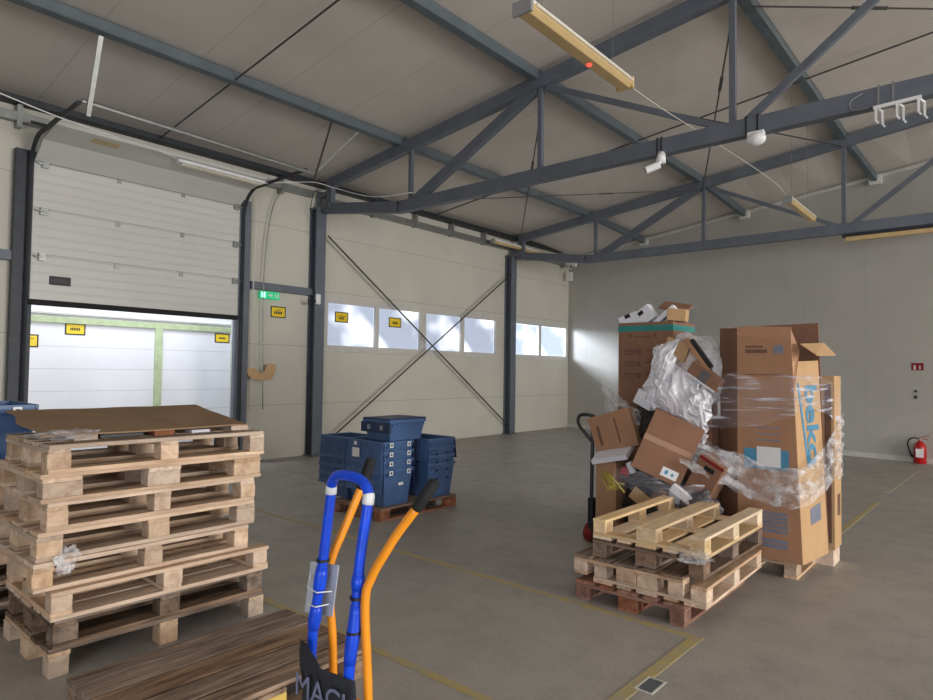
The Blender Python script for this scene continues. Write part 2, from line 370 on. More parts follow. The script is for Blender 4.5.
for y, s_ in ((2.53, -1), (5.64, 1)):
    path = [(-9.93, y, 0), (-9.93, y, 4.2)]+[(-9.93+.45*(1-math.cos(t*PI/12)), y, 4.2+.45*math.sin(t*PI/12)) for t in range(1, 6)]+[(-8.15, y, 4.66)]
    B(o).tube(path, .028, 6).done('door_track', 'darkst', d)
    B(o).box(-10.05, -9.96, y-.02-(.14 if s_ < 0 else .07), y+.02+(.14 if s_ > 0 else .06), 0, 4.5).done('door_jamb', 'steel' if s_ > 0 else 'darkst', d, .006)
B(o).hexa([(-9.34, 3.05, 4.613), (-9.34, 3.38, 4.613), (-9.2, 3.38, 4.634), (-9.2, 3.05, 4.634)], [(-9.34, 3.05, 4.618), (-9.34, 3.38, 4.618), (-9.2, 3.38, 4.639), (-9.2, 3.05, 4.639)]).done('rating_label', 'lamp', d)
# springs and shaft across the head
B(o).tube([(-9.85, 2.5, 4.85), (-9.85, 5.75, 4.85)], .02).tube([(-9.85, 3.3, 4.85), (-9.85, 4.1, 4.85)], .045).done('spring_shaft', 'darkst', d)
# frame of tubes that carries the track ends
t = thing('track_hanger', 'galvanised hanger frame below the roof holding the ends of the door tracks', 'hanger', (-8.1, 4.2, 4.6)); o = t.location
B(o).tube([(-8.12, 2.55, 4.68), (-8.12, 5.75, 4.62)], .03, 8).done('cross_tube', 'galv', t)
B(o).beam((-8.12, 2.62, 4.52), (-7.8, 2.62, 5.36), .05, .02).done('strut', 'galv', t)
B(o).beam((-8.12, 5.76, 4.5), (-7.8, 5.85, 5.42), .02, .02).done('strut', 'rod', t)
B(o).beam((-8.12, 5.78, 4.62), (-7.8, 6.4, 5.42), .045, .02).done('strut', 'galv', t)

# ================================================================ steelwork
def column(y, label):
    t = thing('steel_column', label, 'column', (-9.98, y, 0), 'steel columns on the left wall'); o = t.location
    B(o).ibeam((-9.98, y, 0), (-9.98, y, 4.62), .22, .22, .014, (1, 0, 0)).done('shaft', 'steel', t)
    B(o).box(-10.09, -9.86, y-.12, y+.12, 4.62, 4.66).box(-9.9, -9.6, y-.05, y+.05, 4.62, 4.7).done('cap_plate', 'steel', t)
    B(o).box(-10.09, -9.82, y-.15, y+.15, 0, .02).box(-9.86, -9.84, y-.02, y+.02, .02, .06).done('base_plate', 'steel', t)
    g = B(o)
    for k in (-.09, .09): g.tube([(-9.75, y+k, 4.6), (-9.75, y+k, 4.55)], .015, 6)
    g.done('bolt', 'darkst', t)
column(7.2, 'blue grey steel column between the dock door and the long window band')
column(13.3, 'blue grey steel column between the window bands near the back corner')
column(1.1, 'blue grey steel column left of the dock door')
posts = [-7.52, -4.95, -2.36, .22, 2.8, 5.38, 7.96, 10.55, 13.12]
def truss(y, label):
    t = thing('roof_truss', label, 'roof truss', (0, y, 4.6), 'roof trusses across the hall'); o = t.location
    ch = lambda x: rz(x)-.2
    B(o).beam((-9.75, y, ch(-9.75)), (2.8, y, ch(2.8)), .13, .19).beam((2.8, y, ch(2.8)), (15.4, y, ch(15.4)), .13, .19).done('top_chord', 'steel', t, .004)
    B(o).beam((-10.02, y, 4.68), (-7.75, y, 4.34), .13, .19).beam((-7.78, y, 4.34), (13.4, y, 4.34), .13, .19).beam((13.4, y, 4.34), (15.6, y, 4.68), .13, .19).done('bottom_chord', 'steel', t, .004)
    B(o).box(-9.72, -9.6, y-.05, y+.05, 4.64, 5.0).box(-10.02, -9.98, y-.05, y+.05, 4.7, 5.0).beam((-9.98, y, 4.9), (-9.72, y, 4.93), .09, .08).done('end_bracket', 'steel', t)
    for x in posts: B(o).beam((x, y, 4.4), (x, y, ch(x)-.06), .065, .065, (1, 0, 0)).done('post', 'steel', t)
    for i in range(len(posts)-1):
        a, c = posts[i], posts[i+1]
        if i % 2 == 0: p0, p1 = (a+.12, y, 4.4), (c-.08, y, ch(c)-.07)
        else: p0, p1 = (a+.1, y, ch(a)-.09), (c-.12, y, 4.42)
        B(o).beam(p0, p1, .1 if i == 0 else .06, .15 if i == 0 else (.08 if i % 2 == 0 else .07)).done('diagonal', 'steel', t)
    return t
truss(7.25, 'nearer blue grey roof truss spanning the hall above the totes')
truss(13.37, 'farther blue grey roof truss close to the back wall')
for x, lab in ((-7.75, 'roof purlin nearest the dock door wall'), (-5.03, 'roof purlin between the left one and the one above the tall boxes'), (-2.37, 'rightmost visible roof purlin, above the tall wrapped boxes')):
    t = thing('roof_purlin', 'green grey steel '+lab, 'purlin', (x, 8, rz(x)-.07), 'purlins under the roof'); o = t.location
    xe = x+.3
    B(o).beam((x+.05, -7.8, rz(x)-.085), (x+.05, YF, rz(x)-.085), .02, .14).beam((x, -7.8, rz(x)-.15), (x, YF, rz(x)-.15), .12, .014).beam((x, -7.8, rz(x)-.02), (x, YF, rz(x)-.02), .12, .014).done('beam', 'purlin', t)
    B(o).beam((x, YF, rz(x)-.085), (xe, wy(xe)-.02, rzb(xe)-.1), .1, .14).done('beam_end', 'purlin', t)
    B(o).box(xe-.12, xe+.12, wy(xe)-.09, wy(xe)-.015, rzb(xe)-.22, rzb(xe)-.02).done('foam_collar', 'trim', t, .02)
# eave rail, girt, tie rods, wall braces
t = thing('eave_rail', 'grey steel rail running along the top of the left wall', 'rail', (-9.98, 6, 5.0)); o = t.location
B(o).box(-10.09, -9.97, -7.8, 7.1, 4.86, 4.98).box(-10.09, -9.97, 7.4, 13.2, 4.8, 4.92).box(-10.09, -9.97, 13.5, 16.0, 4.76, 4.86).done('rail', 'galv', t, .004)
for y in (1.8, 2.4, 6.4, 8.6, 9.8, 11, 12.2): B(o).box(-10.09, -9.955, y-.03, y+.03, 4.78, 5.08).done('clip', 'galv', t)
B(o).box(-10.09, -9.9, -7.8, 16.0, 5.09, 5.18).done('dark_gap_strip', 'darkst', t, .004)  # dark strip put in for the shaded gap between rail and roof
b = B((-10.05, 1.5, 3.0)).box(-10.1, -9.98, -3, 2.46, 3.0, 3.13); tag(b.done('wall_girt', 'steel', bevel=.003), 'horizontal steel girt on the left wall beside the left door track', 'beam')
b = B((-10.05, 6.5, 3.0)).box(-10.1, -9.98, 5.85, 7.14, 3.0, 3.13); tag(b.done('wall_girt', 'steel', bevel=.003), 'short horizontal steel girt between the dock door and the column, above exit sign', 'beam')
tag(B((-9.93, 10.3, 2)).tube([(-9.93, 7.4, 4.17), (-9.93, 13.2, .22)], .017, 8).done('bracing_rod', 'rod'), 'thin wall bracing rod falling from the near column top to the far column foot', 'rod')
tag(B((-9.9, 10.3, 2)).tube([(-9.9, 7.4, .2), (-9.9, 13.2, 4.15)], .017, 8).done('bracing_rod', 'rod'), 'thin wall bracing rod rising from the near column foot to the far column top', 'rod')
def rod(p0, p1, lab, tb=None, r=.012):
    t = thing('tie_rod', lab, 'rod', p0, 'tie rods under the roof'); o = t.location
    B(o).tube([p0, p1], r, 6).done('bar', 'rod', t)
    if tb:
        a, c = Vector(p0), Vector(p1); B(o).tube([a.lerp(c, tb-.03), a.lerp(c, tb+.03)], r*2, 6).done('turnbuckle', 'rod', t)
for y, lab in ((4.2, 'dark tie rod across the roof above the dock door'), (10.3, 'dark tie rod across the roof between the two trusses')):
    rod((-9.95, y, rz(-9.95)-.13), (2.8, y, rz(2.8)-.16), lab, None, .013)
rod((-4.95, 7.33, rz(-4.95)-.3), (-9.7, 13.3, 4.95), 'thin roof bracing rod from the near truss to the far column head', .35)
rod((-2.36, 7.33, rz(-2.36)-.28), (-4.95, 13.3, rz(-4.95)-.36), 'thin roof bracing rod between the trusses crossing behind the near ceiling sensor', .3)
rod((-4.95, 7.33, rz(-4.95)-.25), (-2.36, 13.3, rz(-2.36)-.3), 'thin roof bracing rod with turnbuckle running right beside the long diagonal', .2)
rod((-2.3, 7.75, rz(-2.3)-.2), (2.8, 13.3, rz(2.8)-.3), 'thin roof bracing rod at the top right corner of the view', .2)
rod((-8.6, 10.0, rz(-8.6)-.2), (-5.1, 13.3, rz(-5.1)-.3), 'thin roof bracing rod low between the trusses on the left', .6, .009)

# ================================================================ lamps and ceiling gadgets
def lamp(x, y0, y1, z, lab, wd=.14, led=False, sag=0):
    t = thing('strip_light', lab, 'lamp', (x, (y0+y1)/2, z), 'unlit strip lights'); o = t.location
    B(o).prism([(-wd/2, -.03), (-wd*.3, -.07), (wd*.3, -.07), (wd/2, -.03), (wd/2, .0), (-wd/2, 0)], y0, y1, Matrix.Translation((x, 0, z)) @ Matrix(((1, 0, 0, 0), (0, 0, 1, 0), (0, 1, 0, 0), (0, 0, 0, 1)))).done('cover', 'lamp', t, .006)
    B(o).box(x-wd/2+.01, x+wd/2-.01, y0+.02, y1-.02, z, z+.03).done('housing', 'white', t, .004)
    B(o).tube([(x+wd/2+.006, y0+.05, z-.01), (x+wd/2+.006, y1-.02, z-.01)], .012, 8).done('tube', 'tube', t)
    for y in (y0, y1): B(o).box(x-wd/2-.004, x+wd/2+.004, y-.015, y+.015, z-.075, z+.035).done('end_cap', 'grey' if y == y0 else 'lamp', t, .004)
    g = B(o)
    for y in (y0+.25, y1-.25): g.tube([(x, y, z+.03), (x, y, rz(x)-.01)], .0025, 4)
    g.done('hanging_wire', 'galv', t)
    if led: B(o).tube([(x-.015, y0+1.02, z-.066), (x-.015, y0+1.02, z-.08)], .022, 10).done('indicator', 'led', t)
lamp(-2.79, 3.83, 5.5, 4.4, 'large unlit yellowed strip light hanging at the top, nearer than both trusses', .17, True)
lamp(-2.67, 10.75, 12.3, 4.4, 'small unlit strip light hanging between near truss and back wall', .14)
tag_l = lamp(-9.72, 12.2, 14.2, 4.86, 'unlit yellowed strip light under the eave beside the far column head', .12)
t = thing('strip_light', 'long yellowed strip light on the back wall under the far truss', 'lamp', (-.8, 13.6, 4.13), 'unlit strip lights'); o = t.location
B(o).box(-2.35, 0, 13.42, 13.54, 4.12, 4.2).done('cover', 'lamp', t, .01); B(o).box(-2.4, 0, 13.4, 13.56, 4.2, 4.25).done('housing', 'darkst', t)
t = thing('batten_light', 'pale twin tube batten light under the curved top of the dock door', 'lamp', (-9.2, 4.8, 4.6)); o = t.location
B(o).box(-9.26, -9.14, 4.15, 5.55, 4.6, 4.645).done('housing', 'white', t, .006)
for k in (-.035, .035): B(o).tube([(-9.2+k, 4.2, 4.583), (-9.2+k, 5.5, 4.583)], .013, 8).done('tube', 'tube', t)
def curve_thing(name, pts, r, m, lab, cat, k=6, group=None):
    return tag(B(pts[0]).tube(smoothpath(pts, k), r, 6).done(name, m, smooth=True), lab, cat, group)
curve_thing('electric_cable', [(-8.3, .8, 4.75), (-8.5, 2.4, 4.55), (-9.0, 3.9, 4.62), (-9.2, 4.15, 4.62)], .008, 'white', 'thin pale cable hanging across the roof to the batten light over the door', 'cable')
curve_thing('electric_cable', [(-9.2, 5.55, 4.62), (-9.1, 6.1, 4.75), (-9.5, 6.8, 4.98), (-9.4, 7.15, 4.94), (-8.4, 7.18, 4.62), (-7.4, 7.18, 4.52)], .008, 'white', 'thin pale cable looping from the batten light over the near column to the truss', 'cable')
curve_thing('electric_cable', [(-9.9, 7.12, 4.98), (-9.85, 7.0, 4.9), (-9.9, 6.97, 4.6), (-9.92, 7.08, 4.4)], .008, 'black', 'short black cable looping beside the near column head', 'cable')
curve_thing('electric_cable', [(-2.79, 5.5, 4.4), (-2.78, 6.3, 4.41), (-2.74, 7.8, 4.46), (-2.68, 10.0, 4.5), (-2.67, 10.74, 4.42)], .004, 'tube', 'thin cable linking the two hanging strip lights', 'cable', 8)
curve_thing('electric_cable', [(-9.95, 6.42, 4.9), (-9.98, 6.2, 4.4), (-9.98, 6.08, 3.2), (-9.98, 6.12, .9)], .01, 'galv', 'thin grey pull cord running down the wall right of the dock door', 'cord')
curve_thing('electric_cable', [(-9.97, 5.9, 4.9), (-9.98, 5.88, 2.5), (-9.98, 5.9, .9)], .009, 'trim', 'pale cord running down the wall closest to the dock door', 'cord')
# camera on near truss
def ball_cam(x, y, z, lab, name, cat, strapx, m='white'):
    t = thing(name, lab, cat, (x, y, z)); o = t.location
    for s_ in strapx: B(o).box(x+s_-.008, x+s_+.008, 7.178, 7.322, 4.228, 4.452).done('strap', 'black', t)
    return t, o
t, o = ball_cam(-3.17, 7.16, 4.2, 'white security camera strapped under the near truss, pointing down left', 'security_camera', 'camera', (-.05, .0))
B(o).tube([(-3.17, 7.2, 4.26), (-3.17, 7.17, 4.14)], [.045, .06], 14).done('mount', 'white', t, smooth=True)
B(o).tube([(-3.17, 7.16, 4.14), (-3.2, 7.13, 4.08)], .02, 10).done('arm', 'white', t)
B(o).tube([(-3.15, 7.1, 4.09), (-3.29, 7.02, 4.03)], .045, 14).done('camera_body', 'white', t)
B(o).tube([(-3.29, 7.02, 4.03), (-3.295, 7.018, 4.028)], .036, 14).done('lens', 'black', t)
t, o = ball_cam(-2.1, 7.2, 4.18, 'white rounded motion sensor strapped under the near truss', 'motion_sensor', 'sensor', (-.1, .02))
b = B(o); bmesh.ops.create_icosphere(b.bm, subdivisions=3, radius=.095, matrix=Matrix.Diagonal((1.1, .8, .75, 1))); b.done('dome', 'white', t, smooth=True)
B(o).box(-2.19, -2.01, 7.17, 7.24, 4.2, 4.27).done('base', 'white', t, .015)
t = thing('bracket_rack', 'white metal bracket rack with six prongs clipped under the near truss', 'bracket', (-.82, 7.15, 4.2)); o = t.location
B(o).beam((-1.0, 7.1, 4.2), (-.62, 7.1, 4.21), .03, .03).done('rail', 'white', t)
for x in (-.98, -.81, -.645):
    for dy, dx in ((-.0, 0), (.14, .035)): B(o).beam((x+dx, 7.1+dy, 4.2), (x+dx, 7.1+dy, 4.07), .018, .018, (1, 0, 0)).beam((x+dx, 7.1+dy, 4.08), (x+dx+.02, 7.1+dy, 4.045), .016, .016).done('prong', 'white', t)
    B(o).beam((x, 7.1, 4.2), (x+.035, 7.25, 4.2), .018, .018).done('cross_bar', 'white', t)
for x in (-.97, -.85): B(o).box(x-.008, x+.008, 7.178, 7.322, 4.228, 4.452).done('clip', 'galv', t)
B(o).tube(smoothpath([(-1.1, 7.18, 4.4), (-1.2, 7.14, 4.33), (-1.18, 7.14, 4.24), (-1.05, 7.14, 4.23)]), .006, 6).done('cable', 'galv', t)
t = thing('security_camera', 'small white security camera high in the back left corner', 'camera', (-9.75, 15.9, 4.75)); o = t.location
B(o).box(-9.98, -9.6, 15.93, 16.0, 4.7, 4.82).done('mount', 'white', t, .02); B(o).tube([(-9.8, 15.85, 4.7), (-9.62, 15.7, 4.66)], .06, 12).done('camera_body', 'white', t)
B(o).tube([(-9.62, 15.7, 4.66), (-9.61, 15.69, 4.659)], .048, 12).done('lens', 'black', t)
B(o).box(-9.9, -9.75, 15.95, 16.02, 4.3, 4.55).done('junction_box', 'white', t, .015)

# ================================================================ signs
def sign(pos, wd, h, lab, rows, right=(0, 1, 0), nrm=(1, 0, 0)):
    t = thing('warning_sign', lab, 'sign', pos, 'yellow warning signs'); p_ = Vector(pos); r, n_ = Vector(right), Vector(nrm)
    mx = axes(right, (0, 0, 1), (0, 0, 0))
    B().box(-wd/2, wd/2, -h/2, h/2, 0, .004, mx).done('border', 'blk', t)
    B().box(-wd/2+.022, wd/2-.022, -h/2+.02, h/2-.02, .004, .006, mx).done('plate', 'yel', t)
    g = B()
    for (cy, hh, ww, n_) in rows:
        for k in range(n_):
            x0 = -ww/2+ww*k/n_; g.box(x0, x0+ww/n_*.72, cy-hh/2, cy+hh/2, .006, .0075, mx)
    g.done('lettering', 'blk', t)
R1 = [(.035, .014, .1, 7), (-.012, .05, .17, 5)]
sign((-10.099, 6.46, 2.64), .31, .205, 'yellow warning sign on the wall beside the near column, under exit sign', R1)
sign((-10.134, 7.92, 2.655), .33, .21, 'yellow warning sign on the leftmost window pane', [(.02, .014, .2, 9), (-.02, .04, .13, 5)])
sign((-10.134, 9.36, 2.645), .36, .21, 'yellow warning sign on the second window pane behind the bracing rod', [(-.01, .06, .15, 4)])
sign((-11.6, 3.66, 2.215), .3, .19, 'yellow warning sign below the green timber beam, left part of the dock wall', [(.0, .045, .15, 6)])
sign((-11.6, 3.0, 2.0), .3, .2, 'yellow warning sign partly hidden by the left door track', [(.035, .014, .18, 8), (-.01, .02, .05, 2)])
sign((-11.6, 6.2, 2.19), .3, .18, 'yellow warning sign at the right end of the dock wall', [(.0, .035, .14, 6)])
t = thing('exit_sign', 'green glowing exit sign under the girt right of the dock door', 'sign', (-10.0, 6.22, 2.92)); o = t.location
B(o).box(-10.06, -10.0, 6.03, 6.43, 2.85, 2.98).done('housing', 'exitg', t, .006)
B(o).box(-10.0, -9.996, 6.05, 6.13, 2.87, 2.96).done('lamp', 'exitl', t)
g = B(o); mxs = axes((0, 1, 0), (0, 0, 1), (-9.998, 6.24, 2.915))
g.prism([(-.05, -.012), (0, -.012), (0, -.035), (.04, 0), (0, .035), (0, .012), (-.05, .012)], 0, .003, mxs)
mxs2 = axes((0, 1, 0), (0, 0, 1), (-9.998, 6.33, 2.915))
g.box(-.006, .006, .022, .036, 0, .003, mxs2).prism([(-.02, -.035), (-.006, -.01), (-.01, .015), (.012, .018), (.02, 0), (.008, .0), (.006, -.01), (.022, -.035), (.01, -.035), (0, -.015), (-.01, -.035)], 0, .003, mxs2)
g.box(.04, .07, -.04, .04, 0, .003, mxs2); g.done('symbol', 'white', t)
t = thing('alarm_sensor', 'small white sensor with a black clip on the near column', 'sensor', (-9.86, 7.1, 2.9)); o = t.location
B(o).box(-9.9, -9.84, 7.1, 7.2, 2.83, 3.02).done('case', 'white', t, .01); B(o).tube(smoothpath([(-9.87, 7.1, 2.88), (-9.87, 6.98, 2.83), (-9.87, 6.94, 2.9)]), .02, 8).done('clip', 'black', t)
# cardboard sling hung from a cord
t = thing('cardboard_sling', 'brown cardboard piece cut like a boat hanging by a cord right of the door', 'cardboard', (-9.98, 6.05, 1.55)); o = t.location
sh = [(-.26, .1), (-.23, .1), (-.2, .06), (-.12, .07), (-.05, .0), (.05, -.01), (.1, .05), (.12, .13), (.2, .15), (.3, .15), (.29, 0), (.22, -.12), (.1, -.14), (-.12, -.13), (-.22, -.07), (-.26, .02)]
B().prism(sh, 0, .012, axes((0, 1, 0), (0, 0, 1), (0, 0, 0))).done('sling', 'card3', t)
B(o).tube([(-9.97, 5.9, 1.65), (-9.97, 6.1, 2.1), (-9.97, 6.33, 1.68)], .005, 5).done('cord', 'trim', t)
# back wall: extinguisher, sign, fixings
ex, ey = -1.36, wy(-1.36)-.12
t = thing('fire_extinguisher', 'red fire extinguisher standing on the floor against the back wall', 'fire extinguisher', (ex, ey, 0)); o = t.location
prof = [(0, .09), (.01, .1), (.3, .1), (.37, .08), (.41, .035), (.43, .03)]
B(o).tube([(ex, ey, z) for z, r in prof], [r for z, r in prof], 20).done('cylinder', 'red', t, smooth=True)
B(o).box(ex-.06, ex+.06, ey-.104, ey-.09, .12, .28).done('instruction_label', 'white', t, .004)
B(o).tube([(ex, ey, .43), (ex, ey, .47)], .025, 10).done('valve', 'galv', t)
B(o).beam((ex-.02, ey, .48), (ex+.15, ey, .53), .03, .012).beam((ex-.02, ey, .46), (ex+.12, ey, .46), .03, .012).done('handle', 'red', t, .003)
B(o).tube(smoothpath([(ex, ey, .46), (ex-.12, ey-.02, .47), (ex-.19, ey-.02, .38), (ex-.16, ey-.02, .22), (ex-.11, ey-.02, .1)]), [.012]*18+[.014]*3+[.022]*4, 8).done('hose', 'rubber', t, smooth=True)
t = thing('fire_sign', 'small dark red fire sign on the back wall above the extinguisher', 'sign', (-1.4, wy(-1.4), 1.82)); rr = Vector((1, -.178, 0))
mx = axes(rr, (0, 0, 1), (0, 0, 0))
B().box(-.1, .1, -.07, .07, .0, .006, mx).done('plate', 'redp', t); B().box(-.06, -.03, -.05, .03, .006, .008, mx).box(.03, .05, -.05, .02, .006, .008, mx).box(-.065, -.025, -.055, -.03, .006, .008, mx).done('symbol', 'white', t)
t = thing('wall_hook', 'two small dark wall fixings between the red sign and the extinguisher', 'fixing', (-1.43, wy(-1.43), 1.3))
B().box(-.02, .02, .03, .07, 0, .02, mx).box(-.02, .02, -.09, -.03, 0, .02, mx).done('hook', 'darkst', t)
# sticker frame on the floor
b = B((-1.45, 3.17, 0))
for q in ((-1.5, -1.4, 3.09, 3.1), (-1.5, -1.4, 3.255, 3.265), (-1.5, -1.49, 3.1, 3.255), (-1.41, -1.4, 3.1, 3.255)): b.box(*q, .001, .005)
o_ = tag(b.done('floor_frame', 'trim'), 'small white square frame on the floor beside the yellow line in the foreground', 'floor frame')
B((-1.45, 3.17, 0)).box(-1.485, -1.415, 3.11, 3.245, .001, .004).done('grille', 'steel', o_).location = (0, 0, 0)

# ================================================================ pallets
def pallet(x, y, z, lab, kind='light', flip=False, rot=0, H=.144, tight=False, noskid=False, group=None, deck=None, blockmat=None, tilt=(0, 0), bl=.145, sy=1):
    t = thing('wooden_pallet', lab, 'pallet', (x, y, z+(H if flip else 0)), group, (tilt[0]+(PI if flip else 0), tilt[1], rot))
    t.scale = (1, sy, 1)
    s = H/.144; deck = deck or kind; R = random.uniform; J = lambda a: R(-a, a)
    for xc, wd in ((-.35, .1), (0, .145), (.35, .1)):
        if not noskid: B().box(xc-wd/2, xc+wd/2, -.6+J(.004), .6+J(.004), 0, .022*s).done('skid_board', kind+'Y', t, .002, seg=1)
    for xc, wd in ((-.35, .1), (0, .145), (.35, .1)):
        for yc in (-.6+bl/2, 0, .6-bl/2):
            q = B().box(xc-wd/2+J(.004), xc+wd/2+J(.004), yc-bl/2+J(.006), yc+bl/2+J(.006), 0 if noskid else .022*s, .1*s).done('block', kind+'E', t, .003, seg=1)
            if blockmat and xc > .3 and yc == 0: q.data.materials[0] = M[blockmat]; q['label'] = 'yellow painted block'
    for yc in (-.6+bl/2, 0, .6-bl/2): B().box(-.4, .4, yc-bl/2, yc+bl/2, .1*s, .122*s).done('stringer_board', kind+'X', t, .002, seg=1)
    bd = [(-.3275, .145), (-.165, .1), (0, .145), (.165, .1), (.3275, .145)] if not tight else [(-.338, .12), (-.19, .14), (-.025, .155), (.148, .15), (.318, .14)]
    for xc, wd in bd: B().box(xc-wd/2+J(.004), xc+wd/2+J(.004), -.6+J(.008), .6+J(.008), .122*s, .144*s).done('deck_board', deck+'Y', t, .002, seg=1)
    return t
LP = [('dark', 0.0, 0.05, 'lowest, pale legged pallet on the floor in the tall left stack'), ('dark', .0, .05, 'dark weathered pallet second from the floor in the tall left stack'), ('light', .04, .045, 'pale pallet just above the dark one in the tall left stack'),
      ('light', -.01, -.05, 'fourth pallet from the floor in the tall left stack'), ('light', -.02, -.02, 'fifth pallet from the floor in the tall left stack, film scrap below its left corner'), ('light', -.02, .0, 'third pallet from the top of the tall left stack'),
      ('light', .0, .0, 'second pallet from the top of the tall left stack, with broad pale blocks'), ('light', .02, .015, 'topmost whole pallet of the tall left stack, under the cardboard sheet')]
for i, (k, dx, dy, lab) in enumerate(LP):
    pallet(-4.18+dx, 1.69+dy, i*.151, lab, k if i else 'light', i in (2,), random.uniform(-.012, .012), .15, sy=(1.03, 1.01, 1.04, 1.0, 1.03, .99, 1.04, 1.03)[i], bl=(.1, .115, .1, .095, .12, .1, .18, .1)[i], deck='dark' if i == 0 else None, noskid=(i == 0), group='pallets of the tall left stack')
# loose blocks and cardboard sheet on top
TZ = 8*.151
for (x, y, hh, lab, m_) in ((-3.93, 1.72, .034, 'orange wood spacer block in the middle under the front edge of the cardboard sheet', 'redE'), (-3.95, 2.22, .034, 'wood spacer block under the right end of the cardboard sheet', 'lightE'), (-3.95, 1.3, .034, 'wood spacer block under the left end of the cardboard sheet', 'lightE')):
    tag(B((x, y, TZ)).box(x-.06, x+.06, y-.06, y+.06, TZ, TZ+hh).done('wood_block', m_, bevel=.003), lab, 'block')
for (y, lab) in ((1.4, 'left'), (2.1, 'right')):
    tag(B((-4.5, y, TZ)).box(-4.57, -4.45, y-.06, y+.06, TZ, TZ+.088).done('wood_block', 'lightE', bevel=.003), lab+' tall spacer block under the rear edge of the cardboard sheet', 'block')
tag(B((-4.0, 1.5, TZ)).box(-4.12, -3.92, 1.38, 1.62, TZ, TZ+.025).done('plastic_pad', 'black', bevel=.004), 'flat black plastic pad under the left half of the cardboard sheet', 'pad')
tag(B((-4.0, 1.95, TZ)).box(-4.1, -3.9, 1.9, 2.02, TZ, TZ+.02).done('plastic_pad', 'foam', bevel=.004), 'white plastic wedge under the right half of the cardboard sheet', 'pad')
bm = bmesh.new(); NX, NY = 10, 14; gr = []
for j in range(2):
    for iy in range(NY+1):
        row = []
        for ix in range(NX+1):
            u, v = ix/NX, iy/NY; x = -.42+.84*u; y = -.62+1.12*v+.06*(1-u)*v
            if v == 0: y += .02*math.sin(u*9)-.05*u
            zz = .047+(1-u)*.085+.006*noise.noise((x*4, y*4, 1))
            row.append(bm.verts.new((x, y, zz-(.008 if j else 0))))
        gr.append(row)
n1 = NY+1
for j in range(2):
    for iy in range(NY):
        for ix in range(NX):
            a = [gr[j*n1+iy][ix], gr[j*n1+iy][ix+1], gr[j*n1+iy+1][ix+1], gr[j*n1+iy+1][ix]]; bm.faces.new(a if not j else a[::-1])
per = [(0, i) for i in range(NX)]+[(i, NX) for i in range(NY)]+[(NY, i) for i in range(NX, 0, -1)]+[(i, 0) for i in range(NY, 0, -1)]
for k in range(len(per)):
    a, c = per[k], per[(k+1) % len(per)]; bm.faces.new((gr[a[0]][a[1]], gr[n1+a[0]][a[1]], gr[n1+c[0]][c[1]], gr[c[0]][c[1]]))
bb = B(); bb.bm = bm; q = bb.done('cardboard_sheet', 'sheet'); q.location = (-4.22, 1.72, TZ); tag(q, 'large brown cardboard sheet lying on top of the tall left pallet stack', 'cardboard')
# weathered pallet in front
pallet(-3.01, 1.69, 0, 'dark weathered pallet lying flat on the floor in front of the tall left stack', 'weather', tight=True, blockmat='yblock')
# small stack
SH = .1345; g_ = 'pallets of the small stack by the wrapped load'
pallet(-2.01, 4.63, 0, 'reddish brown pallet on the floor at the bottom of the small stack', 'red', rot=0, H=SH, group=g_, bl=.11)
pallet(-1.89, 4.66, SH, 'upturned pale pallet second from the floor in the small stack', 'light', True, .012, SH, group=g_, bl=.11)
pallet(-2.035, 4.64, SH+.044, 'grey topped pallet nested into the upturned pale one in the small stack', 'light', False, .012, SH, deck='grey', group=g_, bl=.11)
pallet(-1.9, 4.68, SH*2+.044, 'dark brown pallet directly below the top one of the small stack', 'grey', False, -.01, SH, deck='dark', group=g_, bl=.11)
pallet(-1.89, 4.66, SH*3+.044, 'fresh yellow upturned pallet on top of the small stack', 'fresh', True, .0, SH, group=g_, bl=.11)
# under the loads
pallet(-2.52, 5.87, 0, 'reddish pallet under the pile of cartons, behind the small stack', 'red')
pallet(-1.72, 6.17, 0, 'pale pallet carrying the tall blue lettered box', 'light')
pallet(-5.5, 5.15, 0, 'worn pallet under the blue totes', 'red', deck='grey')

